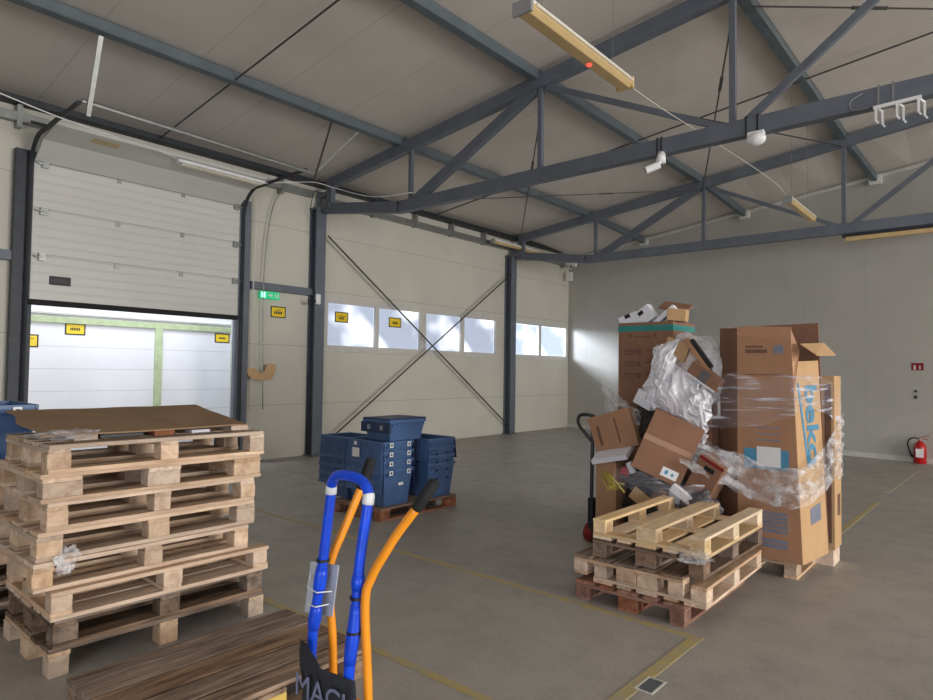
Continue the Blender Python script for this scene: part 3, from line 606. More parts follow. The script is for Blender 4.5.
# ================================================================ totes
def tote(x, y, z, lab, h=.4, lx=.6, ly=.42, rot=0, lids=True, group='blue totes on the pallet', clipface=True, holes=False, clips=True):
    t = thing('plastic_tote', lab, 'tote', (x, y, z), group, (0, 0, rot))
    b = B(); A, D = lx/2-.012, ly/2-.012; a, d = A-.035, D-.035; th = .004
    def ring(sx, sy, zz): return [b.bm.verts.new((p*sx, q*sy, zz)) for p, q in ((-1, -1), (1, -1), (1, 1), (-1, 1))]
    r0, r1, i1, i0 = ring(a, d, 0), ring(A, D, h-.03), ring(A-th, D-th, h-.03), ring(a-th, d-th, .006)
    for p, q in ((r0, r1), (r1, i1), (i1, i0)):
        for k in range(4): b.bm.faces.new((p[k], p[(k+1) % 4], q[(k+1) % 4], q[k]))
    b.bm.faces.new(r0[::-1]); b.bm.faces.new(i0)
    b.done('body', 'tote', t)
    r = B()
    r.box(-lx/2, lx/2, -ly/2, -ly/2+.02, h-.035, h).box(-lx/2, lx/2, ly/2-.02, ly/2, h-.035, h).box(-lx/2, -lx/2+.02, -ly/2+.02, ly/2-.02, h-.035, h).box(lx/2-.02, lx/2, -ly/2+.02, ly/2-.02, h-.035, h)
    for k in range(9):                                  # scalloped handle rim on the short side
        u = -ly/2+.06+(ly-.12)*k/8; dz = .012*math.cos((k-4)/4*PI/2); r.box(lx/2, lx/2+.012, u-.022, u+.022, h-.05-.02+dz*1.4, h-.05+dz*1.4)
    r.done('rim', 'tote', t, .003, seg=1)
    for sy in ((-.13, .13) if clips else ()):
        c = B(); X = lx/2+.013; c.box(X, X+.004, sy-.024, sy+.024, h-.062, h-.014); c.done('clip', 'white', t)
        B().box(X+.004, X+.006, sy-.012, sy+.012, h-.05, h-.026).done('clip_hole', 'toted', t)
    if lids:                                            # the two hinged lid halves hang down along the long sides
        for sg in (-1, 1):
            mx = Matrix.Translation((0, sg*(ly/2+.002), h-.01)) @ Matrix.Rotation(sg*.12, 4, 'X')
            l = B().box(-lx/2+.01, lx/2-.01, -.003, .003, -.24, 0, mx)
            for k in range(15):
                u = -lx/2+.03+(lx-.06)*k/14; l.box(u-.006, u+.006, min(0, sg*.009), max(0, sg*.009), -.2, -.01, mx)
            l.box(-lx/2+.01, lx/2-.01, min(0, sg*.01), max(0, sg*.01), -.24, -.225, mx)
            l.done('lid', 'tote' if sg < 0 else 'toted', t)
    if holes:
        for u in (-.09, .09): B().tube([(lx/2+.001, u, h*.55), (lx/2+.004, u, h*.55)], .018, 10).done('handle_hole', 'toted', t)
    return t
order = ['lowest', 'second lowest', 'second highest', 'uppermost']
for i in range(4): tote(-5.42, 4.82, .144+i*.1, 'blue tote, %s of the nested stack nearest the camera with white clips' % order[i], rot=0, ly=.44, lx=.62)
for i in range(4): tote(-6.0, 4.84, .144+i*.1, 'blue tote, %s of the nested stack at the left end of the pallet' % order[i], rot=PI if i < 0 else 0, ly=.44, lx=.5)
for i in range(4): tote(-5.38, 5.5, .144+i*.095, 'blue tote, %s of the nested stack at the right end of the pallet' % order[i], lx=.56, ly=.46, holes=True, lids=i > 2, clips=False)
t = tote(-5.28, 4.9, .85, 'low dark blue tote sitting crosswise on top of the nested totes', h=.23, lx=.44, ly=.56, rot=0.02, lids=False, clips=False)
q = B().box(-.215, .215, -.285, .285, .23, .245).done('lid', 'toted', t, .004)
for sx in (-.1, .1):
    B().box(sx-.025, sx+.025, -.297, -.291, .12, .17).done('clip', 'white', t)
B().box(-.23, .23, -.297, -.27, .09, .2).done('front_rim', 'toted', t, .004)
# labels on the near lids
tl = thing('shipping_label', 'pale square paper label on the ribbed side of the near blue totes', 'label', (-5.52, 4.575, .7)); B().box(-.06, .06, -.03, -.028, -.04, .06).done('paper', 'white', tl); B().box(-.03, .02, -.032, -.03, .09, .13).done('clip', 'white', tl)
tl = thing('white_sticker', 'small white sticker on the plain front of the lowest near tote', 'sticker', (-5.12, 4.86, .36)); B().box(.0, .003, -.04, .03, 0, .03).done('paper', 'white', tl)
for i, lab in enumerate(('lowest', 'second lowest', 'third lowest', 'third highest', 'second highest', 'highest')):
    pallet(-5.1+random.uniform(-.03, .03), 1.6+random.uniform(-.06, .06), i*.151, lab+' pallet of the shorter stack hidden behind the tall left stack', 'light' if i % 2 else 'grey', i == 3, 0, .15, group='pallets of the shorter rear stack')
tote(-5.1, 1.07, .906, 'blue tote on the shorter pallet stack, behind the left end of the cardboard sheet', h=.46, lx=.6, ly=.5, lids=False)

# ================================================================ hand truck
t = thing('hand_truck', 'hand truck with blue wrapped frame, orange handles and black tarpaulin in the foreground', 'hand truck', (-1.62, 1.28, 0)); o = t.location
loop = [(-1.56, 1.26, .25), (-1.518, 1.241, .706), (-1.510, 1.254, .867), (-1.505, 1.264, 1.044), (-1.494, 1.28, 1.2), (-1.497, 1.285, 1.245), (-1.53, 1.288, 1.275), (-1.59, 1.287, 1.285), (-1.655, 1.289, 1.277), (-1.688, 1.293, 1.245), (-1.693, 1.293, 1.2), (-1.714, 1.284, .998), (-1.733, 1.275, .835), (-1.744, 1.27, .72), (-1.77, 1.265, .25)]
pp = smoothpath(loop, 8)
B(o).tube(pp, .0165, 14).done('frame_tube', 'bluet', t, smooth=True)
def seg(z0, z1, side):
    r = [q for q in pp if z0 < q.z < z1 and ((q.x > -1.6) == side)]
    return r
for (z0, z1, s_) in ((.72, .93, True), (.94, 1.01, True), (.76, .86, False), (.88, .99, False)):
    r = seg(z0, z1, s_)
    if len(r) > 2: B(o).tube(r, [.0185+.003*math.sin(PI*i/(len(r)-1)) for i in range(len(r))], 14).done('wrapping', 'bluet', t, smooth=True)
for (zc, s_) in ((.935, True), (.84, True), (1.0, False)):
    q = min([p_ for p_ in pp if (p_.x > -1.6) == s_], key=lambda p_: abs(p_.z-zc)); B(o).tube([q-Vector((0, 0, .004)), q+Vector((0, 0, .004))], .0225, 14).done('black_tape', 'black', t)
for s_ in (True, False):
    q = [p_ for p_ in pp if 1.205 < p_.z < 1.245 and (p_.x > -1.6) == s_]
    if len(q) > 1: B(o).tube(q, .0185, 14).done('white_tape', 'white', t, smooth=True)
q = [p_ for p_ in pp if .655 < p_.z < .70 and p_.x > -1.6]
if len(q) > 1: B(o).tube([q[0], q[-1]], .019, 14).done('orange_tape', 'orange', t, smooth=True)
R_ = [(-1.47, 1.29, .12), (-1.476, 1.281, .635), (-1.479, 1.265, .916), (-1.463, 1.276, 1.0), (-1.42, 1.292, 1.08), (-1.387, 1.308, 1.138), (-1.337, 1.335, 1.215)]
L_ = [(-1.76, 1.38, .12), (-1.758, 1.366, .67), (-1.766, 1.35, .873), (-1.76, 1.351, .967), (-1.745, 1.385, 1.06), (-1.733, 1.407, 1.12), (-1.715, 1.44, 1.213)]
for P_, tip in ((R_, (-1.288, 1.361, 1.297)), (L_, (-1.69, 1.462, 1.311))):
    B(o).tube(smoothpath(P_, 6), .014, 12).done('handle_tube', 'orange', t, smooth=True)
    a = Vector(P_[-1]); c = Vector(tip); B(o).tube([a.lerp(c, -.05), a.lerp(c, .05), a.lerp(c, .96), c], [.0165, .018, .018, .014], 12).done('grip', 'rubber', t, smooth=True)
B(o).box(-1.8, -1.44, 1.3, 1.33, .2, .24).box(-1.78, -1.46, 1.24, 1.4, .5, .53).done('cross_bar', 'orange', t, .004)
B(o).box(-1.82, -1.42, 1.02, 1.26, .01, .022).done('toe_plate', 'darkst', t, .003)
for x in (-1.86, -1.4): B(o).tube([(x-.025, 1.42, .13), (x+.025, 1.42, .13)], .13, 24).done('wheel', 'rubber', t, .01)
B(o).tube([(-1.88, 1.42, .13), (-1.38, 1.42, .13)], .012, 8).done('axle', 'galv', t)
for x in (-1.77, -1.47): B(o).beam((x, 1.42, .13), (x, 1.28, .25), .02, .03).done('axle_bracket', 'orange', t)
# tarpaulin hung on the frame
bm = bmesh.new(); gr = []
for i in range(15):
    row = []
    for j in range(15):
        u, v = i/14, j/14
        top = .752-.045*min(1, max(0, (u-.18)/.35))
        x = -1.745+.272*u+.01*math.sin(v*5); z = top*(1-v)+.2*v
        y = 1.225-.02*math.sin(u*PI)+.012*noise.noise((u*5, v*5, 2))
        row.append(bm.verts.new(Vector((x, y, z))-Vector(o)))
    gr.append(row)
for i in range(14):
    for j in range(14): bm.faces.new((gr[i][j], gr[i+1][j], gr[i+1][j+1], gr[i][j+1]))
bb = B(); bb.bm = bm; tp = bb.done('tarpaulin', 'cloth', t, smooth=True); md = tp.modifiers.new('s', 'SOLIDIFY'); md.thickness = .004
tt = text('MACH', 'lettering', 'chalk', tp, axes((1, .05, 0), (0, 0, 1), Vector((-1.575, 1.196, .635))-Vector(o)), .1)
# white plastic plate zip-tied to the left leg
B(o).hexa([(-1.855, 1.315, .785), (-1.72, 1.33, .80), (-1.72, 1.334, .80), (-1.855, 1.319, .785)], [(-1.825, 1.315, .965), (-1.69, 1.33, .975), (-1.69, 1.334, .975), (-1.825, 1.319, .965)]).done('tag_plate', 'plate', t, .003)
B(o).tube([(-1.815, 1.31, .925), (-1.765, 1.262, .905), (-1.71, 1.258, .9), (-1.685, 1.3, .9)], .0022, 6).done('cable_tie', 'white', t); B(o).tube([(-1.76, 1.26, .852), (-1.71, 1.255, .855), (-1.7, 1.3, .855)], .0022, 6).done('cable_tie', 'white', t)

# ================================================================ the wrapped load
# tall box with blue lettering
bx = thing('fridge_carton', 'tall brown appliance carton with blue lettering and an open flap, wrapped in film', 'carton', (-1.55, 5.9, .144)); o = bx.location
ft = [(-1.97, 5.74), (-1.75, 5.5), (-1.262, 5.5), (-1.19, 6.05), (-1.9, 6.1)]
fq = [(-1.98, 5.74), (-1.755, 5.5), (-1.342, 5.5), (-1.262, 6.05), (-1.92, 6.1)]
def wallpanel(b, p0, p1, z0, z1a, z1b=None, th=.012, q0=None, q1=None):
    z1b = z1b if z1b is not None else z1a; q0, q1 = q0 or p0, q1 or p1; p0, p1, q0, q1 = [Vector((*k, 0)) for k in (p0, p1, q0, q1)]; d_ = (p1-p0).normalized(); n_ = Vector((-d_.y, d_.x, 0))*th
    e = Vector((0, 0, 1)); b.hexa([p0+e*z0, p1+e*z0, p1+n_+e*z0, p0+n_+e*z0], [q0+e*z1a, q1+e*z1b, q1+n_+e*z1b, q0+n_+e*z1a])
for i0, i1, za, zb, nm, m_ in ((0, 1, 2.03, 2.01, 'side_panel', 'card2'), (1, 2, 1.95, 1.9, 'front_panel', 'card'), (2, 3, 1.73, 1.75, 'side_panel', 'card3'), (3, 4, 2.07, 2.06, 'back_panel', 'card2'), (4, 0, 2.06, 2.03, 'side_panel', 'card2')):  # light put into the colours: lit right side paler, turned-away sides duller
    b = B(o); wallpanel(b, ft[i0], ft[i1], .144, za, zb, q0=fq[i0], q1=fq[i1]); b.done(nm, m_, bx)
B(o).hexa([(-1.755, 5.5, 1.95), (-1.345, 5.5, 1.9), (-1.345, 5.51, 1.9), (-1.755, 5.51, 1.95)], [(-1.73, 5.56, 2.03), (-1.36, 5.58, 2.01), (-1.36, 5.59, 2.01), (-1.73, 5.57, 2.03)]).done('top_flap', 'card', bx)
B(o).hexa([(-1.345, 5.495, 1.5), (-1.32, 5.5, 1.5), (-1.32, 5.51, 1.5), (-1.345, 5.505, 1.5)], [(-1.37, 5.58, 2.01), (-1.31, 5.62, 1.82), (-1.31, 5.63, 1.82), (-1.37, 5.59, 2.01)]).done('corner_fold', 'card', bx)
B(o).hexa([(-1.29, 5.56, 1.865), (-1.22, 6.05, 1.89), (-1.22, 6.055, 1.9), (-1.29, 5.56, 1.875)], [(-1.16, 5.5, 1.775), (-1.12, 5.97, 1.79), (-1.12, 5.98, 1.797), (-1.16, 5.5, 1.782)]).done('side_flap', 'card3', bx)
B(o).hexa([(-1.93, 5.69, 2.03), (-1.88, 5.63, 2.03), (-1.87, 5.64, 2.03), (-1.92, 5.70, 2.03)], [(-1.88, 5.70, 1.96), (-1.86, 5.65, 1.98), (-1.85, 5.66, 1.98), (-1.87, 5.71, 1.96)]).done('corner_flap', 'card3', bx)
def onside(u, z, off=.0015):
    k = (z-.144)/1.6; c0 = Vector((*ft[2], 0)).lerp(Vector((*fq[2], 0)), k); c1 = Vector((*ft[3], 0)).lerp(Vector((*fq[3], 0)), k); sd_ = (c1-c0).normalized()
    return c0+sd_*u+Vector((sd_.y, -sd_.x, 0))*off+Vector((0, 0, z))-Vector(o)
sd = (onside(.45, 1.24)-onside(.2, 1.24)).normalized(); dn = (onside(.33, .9)-onside(.33, 1.5)).normalized()
text('beko', 'lettering', 'blue', bx, axes(dn, sd, onside(.33, 1.22, .005)), .33, bold=.008)
B().hexa([onside(.08, 1.56), onside(.115, 1.56), onside(.115, 1.56, .004), onside(.08, 1.56, .004)], [onside(.2, .88), onside(.24, .88), onside(.24, .88, .004), onside(.2, .88, .004)]).done('printed_stripe', 'blue', bx)
B().hexa([onside(.2, .55), onside(.42, .58), onside(.42, .58, .003), onside(.2, .55, .003)], [onside(.2, .42), onside(.42, .44), onside(.42, .44, .003), onside(.2, .42, .003)]).done('printed_mark', 'bluef', bx)
def pr(x0, x1, z0, z1, m, nm='printed_mark'): B(o).box(x0, x1, 5.497, 5.4995, z0, z1).done(nm, m, bx)
pr(-1.69, -1.52, 1.80, 1.83, 'dprint'); pr(-1.69, -1.55, 1.845, 1.86, 'dprint'); pr(-1.47, -1.4, 1.795, 1.86, 'bluef'); pr(-1.72, -1.42, 1.62, 1.626, 'dprint')
pr(-1.7, -1.36, .86, 1.02, 'blue', 'printed_logo'); B(o).box(-1.6, -1.42, 5.494, 5.4965, .88, 1.04).done('paper_label', 'white', bx)
for k in range(5): pr(-1.62, -1.37, .50-k*.035, .525-k*.035, 'bluef')
for k in range(2): pr(-1.56, -1.37, .28-k*.04, .31-k*.04, 'bluef')
for k in range(3): pr(-1.6, -1.42, 1.09+k*.05, 1.1+k*.05, 'bluef')
# narrower tall carton behind right
t = thing('tall_carton', 'narrow tall carton standing behind the right side of the blue lettered carton', 'carton', (-1.3, 6.3, .0)); o = t.location
B(o).box(-1.45, -1.165, 6.16, 6.42, .144, 1.62).done('body', 'card3', t, .004); B(o).box(-1.24, -1.19, 6.157, 6.16, .2, 1.55).done('printed_band', 'dprint', t)
B(o).box(-1.165, -1.162, 6.25, 6.36, .95, .99).done('printed_mark', 'dprint', t); B(o).box(-1.165, -1.162, 6.26, 6.36, .42, .6).done('printed_mark', 'dprint', t)
B(o).box(-1.4, -1.18, 6.18, 6.42, 0, .14).done('base_block', 'lightE', t, .004)
# carton with teal band
t = thing('tall_carton', 'tall brown carton with a teal band near its top, filled with foam pieces', 'carton', (-2.82, 6.28, .144)); o = t.location
b = B(o)
for q in (((-3.1, 6.0), (-2.52, 6.0)), ((-2.52, 6.0), (-2.5, 6.5)), ((-2.5, 6.5), (-3.08, 6.5)), ((-3.08, 6.5), (-3.1, 6.0))): wallpanel(b, q[0], q[1], .144, 2.135, th=.01)
b.box(-3.08, -2.52, 6.02, 6.48, 1.9, 1.95)
b.done('body', 'card2', t)
b = B(o); wallpanel(b, (-3.103, 5.997), (-2.518, 5.997), 2.045, 2.105, th=.002); b.done('teal_band', 'teal', t); b = B(o); wallpanel(b, (-2.518, 5.997), (-2.497, 6.5), 2.045, 2.105, th=.002); b.done('teal_band', 'teal', t)
g = B(o)
for x in (-2.97, -2.7): g.prism([(0, -.02), (.016, .01), (.016, .03), (-.016, .03), (-.016, .01)], 0, .003, axes((1, 0, 0), (0, 0, 1), (x, 5.999, 1.99)))
g.box(-2.93, -2.75, 5.996, 5.999, 1.985, 2.0)
for k in range(3):
    z = 1.84-k*.12; g.box(-3.03, -2.9, 5.996, 5.999, z, z+.02).box(-3.03, -2.92, 5.996, 5.999, z-.03, z-.015).box(-2.9, -2.85, 5.996, 5.999, z-.03, z+.025).box(-2.81, -2.68, 5.996, 5.999, z+.005, z+.02)
g.box(-2.76, -2.7, 5.996, 5.999, 1.55, 1.57).done('printed_instructions', 'dprint', t)
def tilted(name, lab, cat, pos, dims, rot, m, group=None, bevel=.004, extra=None):
    t = thing(name, lab, cat, pos, group, rot); a, b_, c = dims
    B().box(-a/2, a/2, -b_/2, b_/2, -c/2, c/2).done('body', m, t, bevel)
    for e in (extra or []): B().box(*e[1]).done(e[0], e[2], t)
    return t
H_ = [('dark_slot', (-.03, .03, -.052, -.05, .02, .06), 'black')]
tilted('foam_piece', 'white foam corner piece at the left on top of the teal banded carton', 'foam', (-3.02, 6.1, 2.17), (.2, .1, .12), (0, -.35, .1), 'foam', extra=H_)
tilted('foam_piece', 'larger white foam piece in the middle on top of the teal banded carton', 'foam', (-2.86, 6.1, 2.2), (.22, .1, .16), (0, -.6, 0), 'foam', extra=H_)
tilted('foam_piece', 'thin white foam piece leaning right on top of the teal banded carton', 'foam', (-2.66, 6.1, 2.19), (.3, .09, .05), (0, -.7, .1), 'foam')
tilted('cardboard_scrap', 'dark cardboard scrap lying highest on top of the teal banded carton', 'cardboard', (-2.6, 6.25, 2.3), (.3, .16, .02), (.5, .2, 0), 'card2')
tilted('cardboard_scrap', 'small brown cardboard box bit at the right on top of the teal banded carton', 'cardboard', (-2.52, 6.12, 2.2), (.18, .16, .12), (0, .1, .2), 'card3')
# left tall carton on the reddish pallet
tilted('open_carton', 'tall brown carton standing on the left end of the reddish pallet', 'carton', (-2.87, 5.5, .144+.33), (.2, .4, .66), (0, 0, .05), 'card', extra=[('printed_mark', (-.03, .0, -.203, -.2, -.29, -.26), 'dprint')])
tilted('foam_slab', 'white foam slab lying slanted on the left tall carton', 'foam', (-2.84, 5.4, .87), (.34, .3, .045), (.3, -.22, .15), 'foam')
tilted('tilted_carton', 'brown carton leaning left at the back left of the load, under film strands', 'carton', (-2.89, 5.62, 1.07), (.42, .36, .36), (.0, -.3, .12), 'card', extra=[('printed_marks', (-.15, -.12, -.183, -.18, -.1, .08), 'dprint'), ('fragile_marks', (.04, .055, -.183, -.18, -.12, .12), 'dprint')])
big = tilted('square_carton', 'large square brown carton tilted on its corner in front of the load', 'carton', (-2.3, 5.36, .985), (.43, .24, .54), (.04, .40, .42), 'card2', extra=[('address_label', (.03, .17, -.122, -.12, -.23, -.15), 'white'), ('label_print', (.06, .085, -.124, -.122, -.205, -.17), 'blue'), ('label_print', (.115, .135, -.124, -.122, -.205, -.18), 'blue'), ('tape', (-.214, .214, -.1215, -.12, -.0, .05), 'tape')])  # body takes the darker cardboard, shade painted in
tilted('slotted_carton', 'small brown carton with a hand hole leaning beside the large square one', 'carton', (-1.97, 5.42, .74), (.22, .2, .38), (.05, .5, -.05), 'card2', extra=[('hand_hole', (-.04, .05, -.103, -.1, .09, .13), 'black'), ('red_band', (-.11, .11, -.1025, -.1, .16, .185), 'redp')])
tilted('carton', 'brown carton lying hidden behind the tilted square one', 'carton', (-2.31, 5.97, .75), (.34, .36, 1.2), (0, 0, 0), 'card2')
tilted('carton', 'dark folded carton between the plastic bag and the tall blue lettered carton', 'carton', (-2.1, 5.72, .7), (.2, .26, 1.1), (0, 0, 0), 'card2')
# waste in front of it
W_ = [('foam_strip', 'grey white foam profile lying slanted below the tilted square carton', 'foam', (-2.07, 5.25, .58), (.32, .06, .07), (0, .55, 0), 'foam'),
      ('foam_block', 'pale grey foam block behind the small stack near the middle', 'foam', (-2.22, 5.4, .56), (.13, .1, .12), (0, 0, .2), 'foam'),
      ('foam_block', 'small grey foam block right of the pale one, low in the load', 'foam', (-2.12, 5.35, .47), (.1, .1, .16), (0, .1, 0), 'junk'),
      ('foam_block', 'white foam corner sticking out left of the plastic bag', 'foam', (-2.58, 5.55, 1.38), (.18, .12, .14), (0, .45, 0), 'foam'),
      ('red_scrap', 'small red plastic scrap above the yellow strapping', 'scrap', (-2.66, 5.3, .74), (.07, .06, .06), (.2, .4, .1), 'red'),
      ('paper_scrap', 'crumpled pale paper scrap right of the red scrap', 'scrap', (-2.6, 5.28, .78), (.05, .04, .1), (.2, -.4, .1), 'foam'),
      ('cardboard_scrap', 'small brown cardboard scrap low in the load behind the small stack', 'cardboard', (-2.52, 5.3, .52), (.18, .02, .12), (.2, .6, .2), 'card3'),
      ('cardboard_scrap', 'dull cardboard scrap leaning right of the brown one, low in the load', 'cardboard', (-2.36, 5.32, .54), (.12, .02, .2), (.1, .5, -.2), 'card2')]
for w_ in W_: tilted(*w_)
def blob(name, lab, cat, pos, rad, m, amp=.25, seed=0, sub=4, freq=3, spike=.5):
    b = B(); bmesh.ops.create_icosphere(b.bm, subdivisions=sub, radius=1)
    for v in b.bm.verts:
        n_ = v.co.normalized(); f = (1+.10*noise.noise(Vector((n_.x*2+seed, n_.y, n_.z*2)))-.16*abs(noise.noise(Vector((n_.x*2.2+n_.z*2.2, n_.y*2.5+seed, n_.z*.8-n_.x*.8))))-.22*(.25-min(.25, abs(noise.noise(Vector((n_.x*4+n_.z*5, n_.y*5, n_.z*1.5-n_.x*1.2+seed))))))-.12*(.3-min(.3, abs(noise.noise(Vector((n_.x*9-n_.z*4, n_.y*9+seed, n_.z*7)))))) ) if m == 'bag' else 1+amp*noise.noise(n_*freq*.6+Vector((seed, 0, 0)))+amp*spike*abs(noise.noise(n_*freq*2.3+Vector((0, seed, 0))))
        v.co = Vector((n_.x*rad[0], n_.y*rad[1], n_.z*rad[2]))*f
    q = b.done(name, m, smooth=(m == 'bag')); q.location = pos
    if lab: tag(q, lab, cat)
    return q
blob('dark_waste_bag', 'dark grey crumpled waste bag low in the load behind the small stack', 'bag', (-2.52, 5.55, .48), (.3, .2, .28), 'junkd', .4, 3)
blob('grey_waste_bag', 'grey crumpled plastic under the tilted square carton', 'bag', (-2.45, 5.45, .66), (.24, .14, .12), 'junk', .4, 5)
blob('dark_waste_bag', 'dark crumpled bag in the gap left of the large square carton', 'bag', (-2.62, 5.72, 1.12), (.18, .14, .22), 'junkd', .4, 8)
blob('grey_waste_bag', 'grey translucent crumple at the foot of the tall blue lettered carton', 'bag', (-1.98, 5.3, .5), (.14, .1, .14), 'junk', .4, 11)
# yellow strapping
t = thing('yellow_strapping', 'bundle of yellow packing straps lying against the left carton', 'strap', (-2.74, 5.24, .62)); o = t.location
for k in range(8):
    a, c, e = (random.uniform(-.05, .05) for _ in range(3)); x = -2.87
    B(o).tube(smoothpath([(x+a*.5, 5.27, .7+c*.4), (x+.07+a, 5.23, .67+c), (x+.13+c, 5.2, .61+e), (x+.2+e, 5.22, .6-c)]), .005, 5).done('strap', 'strap', t)

# clear plastic bag with packing in it
bag = blob('plastic_bag', 'big milky plastic bag stuffed with packaging, behind the square carton', 'bag', (-2.24, 5.76, 1.62), (.32, .2, .4), 'bag', .22, 21, 5, 2.2, .8)
def drape(lab, c, amp, seed, along):
    c = [Vector(q) for q in c]; b = B(); N = 44; gr = []; nrm = (c[1]-c[0]).cross(c[3]-c[0]).normalized()
    for i in range(N+1):
        row = []
        for j in range(N+1):
            u, v = i/N, j/N; q = c[0]*(1-u)*(1-v)+c[1]*u*(1-v)+c[2]*u*v+c[3]*(1-u)*v
            a = u*math.cos(along)+v*math.sin(along); d_ = -u*math.sin(along)+v*math.cos(along)
            f = abs(noise.noise((a*7+seed, d_*1.6, seed)))+.5*abs(noise.noise((a*13, d_*5+seed, 2)))+.5*noise.noise((u*2+seed, v*2, 4))
            e = .05*noise.noise((u*5+seed, v*5, 9)); bulge = math.sin(PI*u)*math.sin(PI*v)
            row.append(b.bm.verts.new(q+nrm*(amp*.7*(.5-f)+.06*bulge)*(1 if nrm.y < 0 else -1)+Vector((e, 0, e*.8))-c[0]))
        gr.append(row)
    for i in range(N):
        for j in range(N): b.bm.faces.new((gr[i][j], gr[i+1][j], gr[i+1][j+1], gr[i][j+1]))
    q = b.done('plastic_sheet', 'drape'); q.location = c[0]; q.modifiers.new('s', 'SOLIDIFY').thickness = .0015
    return tag(q, lab, 'plastic sheet')
drape('white crumpled plastic sheet spilling from the stuffed bag down to the square carton', [(-2.62, 5.5, 1.40), (-2.12, 5.44, 1.12), (-2.0, 5.5, 1.5), (-2.45, 5.53, 1.82)], .09, 3, .5)
drape('smaller white plastic sheet below the bag, next to the tall blue lettered carton', [(-2.3, 5.5, 1.3), (-2.0, 5.42, 1.02), (-1.92, 5.46, 1.42), (-2.15, 5.5, 1.6)], .08, 8, 1.2)
drape('upper fold of white plastic on the left shoulder of the stuffed bag', [(-2.5, 5.5, 1.5), (-2.3, 5.42, 1.55), (-2.25, 5.5, 1.93), (-2.52, 5.56, 1.86)], .06, 14, -.4)
tilted('packing_card', 'pale cardboard insert inside the stuffed plastic bag', 'cardboard', (-2.3, 5.56, 1.84), (.22, .05, .16), (0, .4, 0), 'card3')
tilted('packing_card', 'long dark cardboard strip standing slanted in the stuffed plastic bag', 'cardboard', (-2.1, 5.54, 1.79), (.04, .08, .34), (0, -.62, 0), 'card')
tilted('packing_card', 'thin black slot piece beside the long cardboard strip in the bag', 'cardboard', (-2.06, 5.52, 1.8), (.035, .04, .3), (0, -.62, 0), 'black')
tilted('packing_card', 'grey and brown card tray at the lower right of the stuffed plastic bag', 'cardboard', (-2.02, 5.5, 1.6), (.3, .08, .13), (0, .6, 0), 'card2', extra=[('grey_insert', (-.04, .04, -.045, -.04, -.05, .05), 'junk'), ('white_edge', (-.15, .15, -.045, -.04, -.065, -.05), 'foam')])
# stretch film
def film(name, lab, path, h0, h1, m='film', amp=.02, nu=70, nv=14, seed=0, twist=0.0, freq=(2.2, 9)):
    pp_ = smoothpath(path, 8); L_ = len(pp_); b = B(); gr = []
    for i in range(L_):
        q = pp_[i]; d_ = (pp_[min(i+1, L_-1)]-pp_[max(i-1, 0)]).normalized(); n_ = d_.cross(Vector((0, 0, 1))).normalized(); u = i/(L_-1); hh = h0*(1-u)+h1*u; row = []
        for j in range(nv):
            v = j/(nv-1)-.5
            k = noise.noise((u*freq[0]*3+seed, v*freq[1]*hh*2.2, seed*1.7)); k2 = noise.noise((u*24+seed, v*freq[1]*2, 3.1))
            edge = .04*noise.noise((u*9, seed, 5 if v > 0 else 9))*abs(v)*2
            row.append(b.bm.verts.new(q+n_*(amp*k+amp*.4*k2)+Vector((0, 0, v*hh*(1+.15*math.sin(u*7))+edge+.3*amp*k2))))
        gr.append(row)
    for i in range(L_-1):
        for j in range(nv-1): b.bm.faces.new((gr[i][j], gr[i+1][j], gr[i+1][j+1], gr[i][j+1]))
    c0 = Vector(path[0])
    for v in b.bm.verts: v.co -= c0
    q = b.done(name, m, smooth=True); q.location = c0; q.modifiers.new('s', 'SOLIDIFY').thickness = .0012
    return tag(q, lab, 'film')
film('stretch_film', 'band of clear stretch film across the middle of the tall blue lettered carton', [(-2.2, 5.5, 1.42), (-1.96, 5.48, 1.4), (-1.74, 5.45, 1.4), (-1.5, 5.45, 1.42), (-1.3, 5.46, 1.46), (-1.26, 5.7, 1.5), (-1.19, 6.1, 1.42), (-1.14, 6.3, 1.36)], .42, .3, amp=.03, seed=2)
film('stretch_film', 'wide crumpled film around the lower half of the two tall cartons', [(-2.15, 5.36, .98), (-1.9, 5.36, .9), (-1.7, 5.42, .82), (-1.45, 5.42, .74), (-1.26, 5.44, .75), (-1.2, 5.75, .82), (-1.15, 6.15, .95), (-1.14, 6.36, 1.02)], .16, .5, 'filmw', .035, nv=26, seed=5, freq=(3, 12))
film('stretch_film', 'thin film rope falling from the square carton to the tall carton foot', [(-2.14, 5.24, .9), (-1.98, 5.3, .82), (-1.8, 5.36, .74), (-1.6, 5.42, .66), (-1.4, 5.42, .66)], .05, .12, 'filmw', .02, nv=6, seed=9)
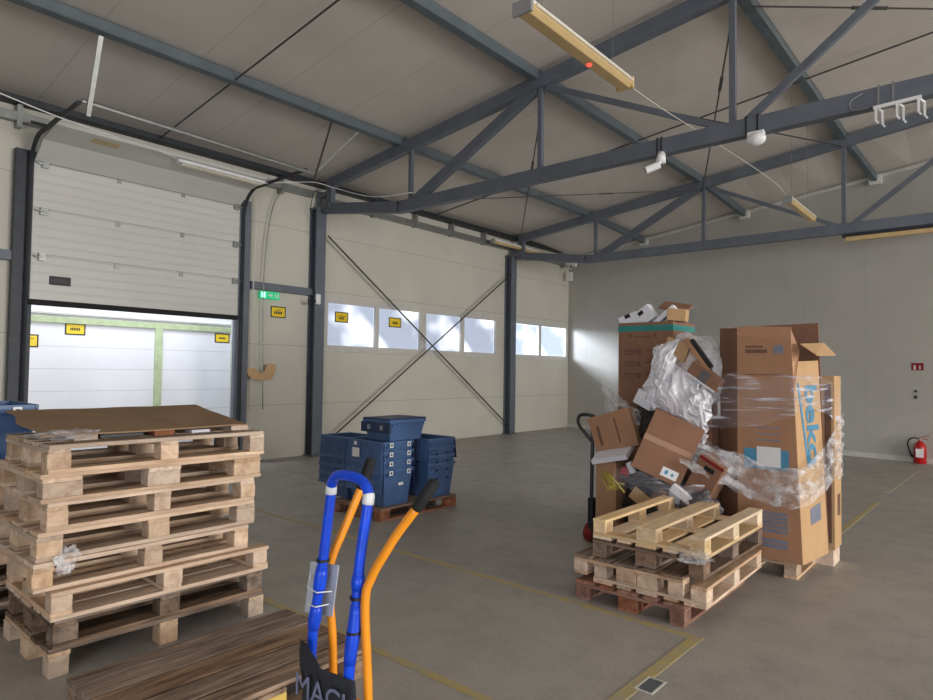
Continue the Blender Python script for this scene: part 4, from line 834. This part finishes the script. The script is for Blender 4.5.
film('stretch_film', 'film strands hanging at the left of the load below the teal banded carton', [(-3.05, 5.6, 1.42), (-2.9, 5.55, 1.33), (-2.75, 5.52, 1.26), (-2.62, 5.5, 1.2)], .28, .12, 'filmw', .05, nv=12, seed=12)
film('stretch_film', 'sheet of film stretched low from the left carton across to the tall carton', [(-2.7, 5.15, .72), (-2.45, 5.16, .68), (-2.2, 5.18, .62), (-1.95, 5.3, .6)], .16, .2, 'film', .02, nv=8, seed=14)
film('stretch_film', 'bundled film ribs from the plastic bag to the tall blue lettered carton', [(-2.2, 5.4, 1.08), (-2.0, 5.38, 1.02), (-1.8, 5.4, .94), (-1.6, 5.43, .86)], .1, .1, 'filmw', .02, nv=8, seed=15)
for k, (x, y, z, r_, lab) in enumerate(((-1.57, 4.06, SH*3+.06, (.1, .03, .04), 'small scrap of film caught on the right corner of the small pallet stack'), (-3.775, 1.19, .6, (.012, .045, .055), 'film scrap hanging on the front of the tall left stack'), (-3.86, 1.19, 1.25, (.12, .14, .02), 'film bunched at the left corner of the cardboard sheet'))):
    q = blob('film_scrap', lab, 'film', (x, y, z), r_, 'filmw', .7, 31+k, 4, 3, .9)
# pallet jack behind the load
t = thing('pallet_jack', 'black pallet jack handle standing at the left behind the load', 'pallet jack', (-3.15, 5.45, 0)); o = t.location
B(o).tube(smoothpath([(-3.07, 5.46, 1.2), (-3.13, 5.42, 1.215), (-3.2, 5.4, 1.2), (-3.21, 5.4, 1.12), (-3.14, 5.43, 1.02), (-3.09, 5.46, .95)]), .016, 8).done('handle_loop', 'black', t, smooth=True)
B(o).tube([(-3.09, 5.46, 1.2), (-3.09, 5.46, .95), (-3.1, 5.46, .35)], .018, 8).done('shaft', 'black', t)
B(o).box(-3.125, -3.07, 5.43, 5.5, .16, .42).done('pump_body', 'black', t, .01)
B(o).tube([(-3.15, 5.47, .085), (-3.06, 5.47, .085)], .085, 20).done('steering_wheel', 'redp', t, .01)
B(o).box(-3.08, -1.95, 5.52, 5.66, .03, .09).box(-3.08, -1.95, 6.08, 6.22, .03, .09).box(-3.1, -3.02, 5.4, 6.22, .03, .2).done('forks', 'darkst', t, .004)
print('objects', len(bpy.data.objects))
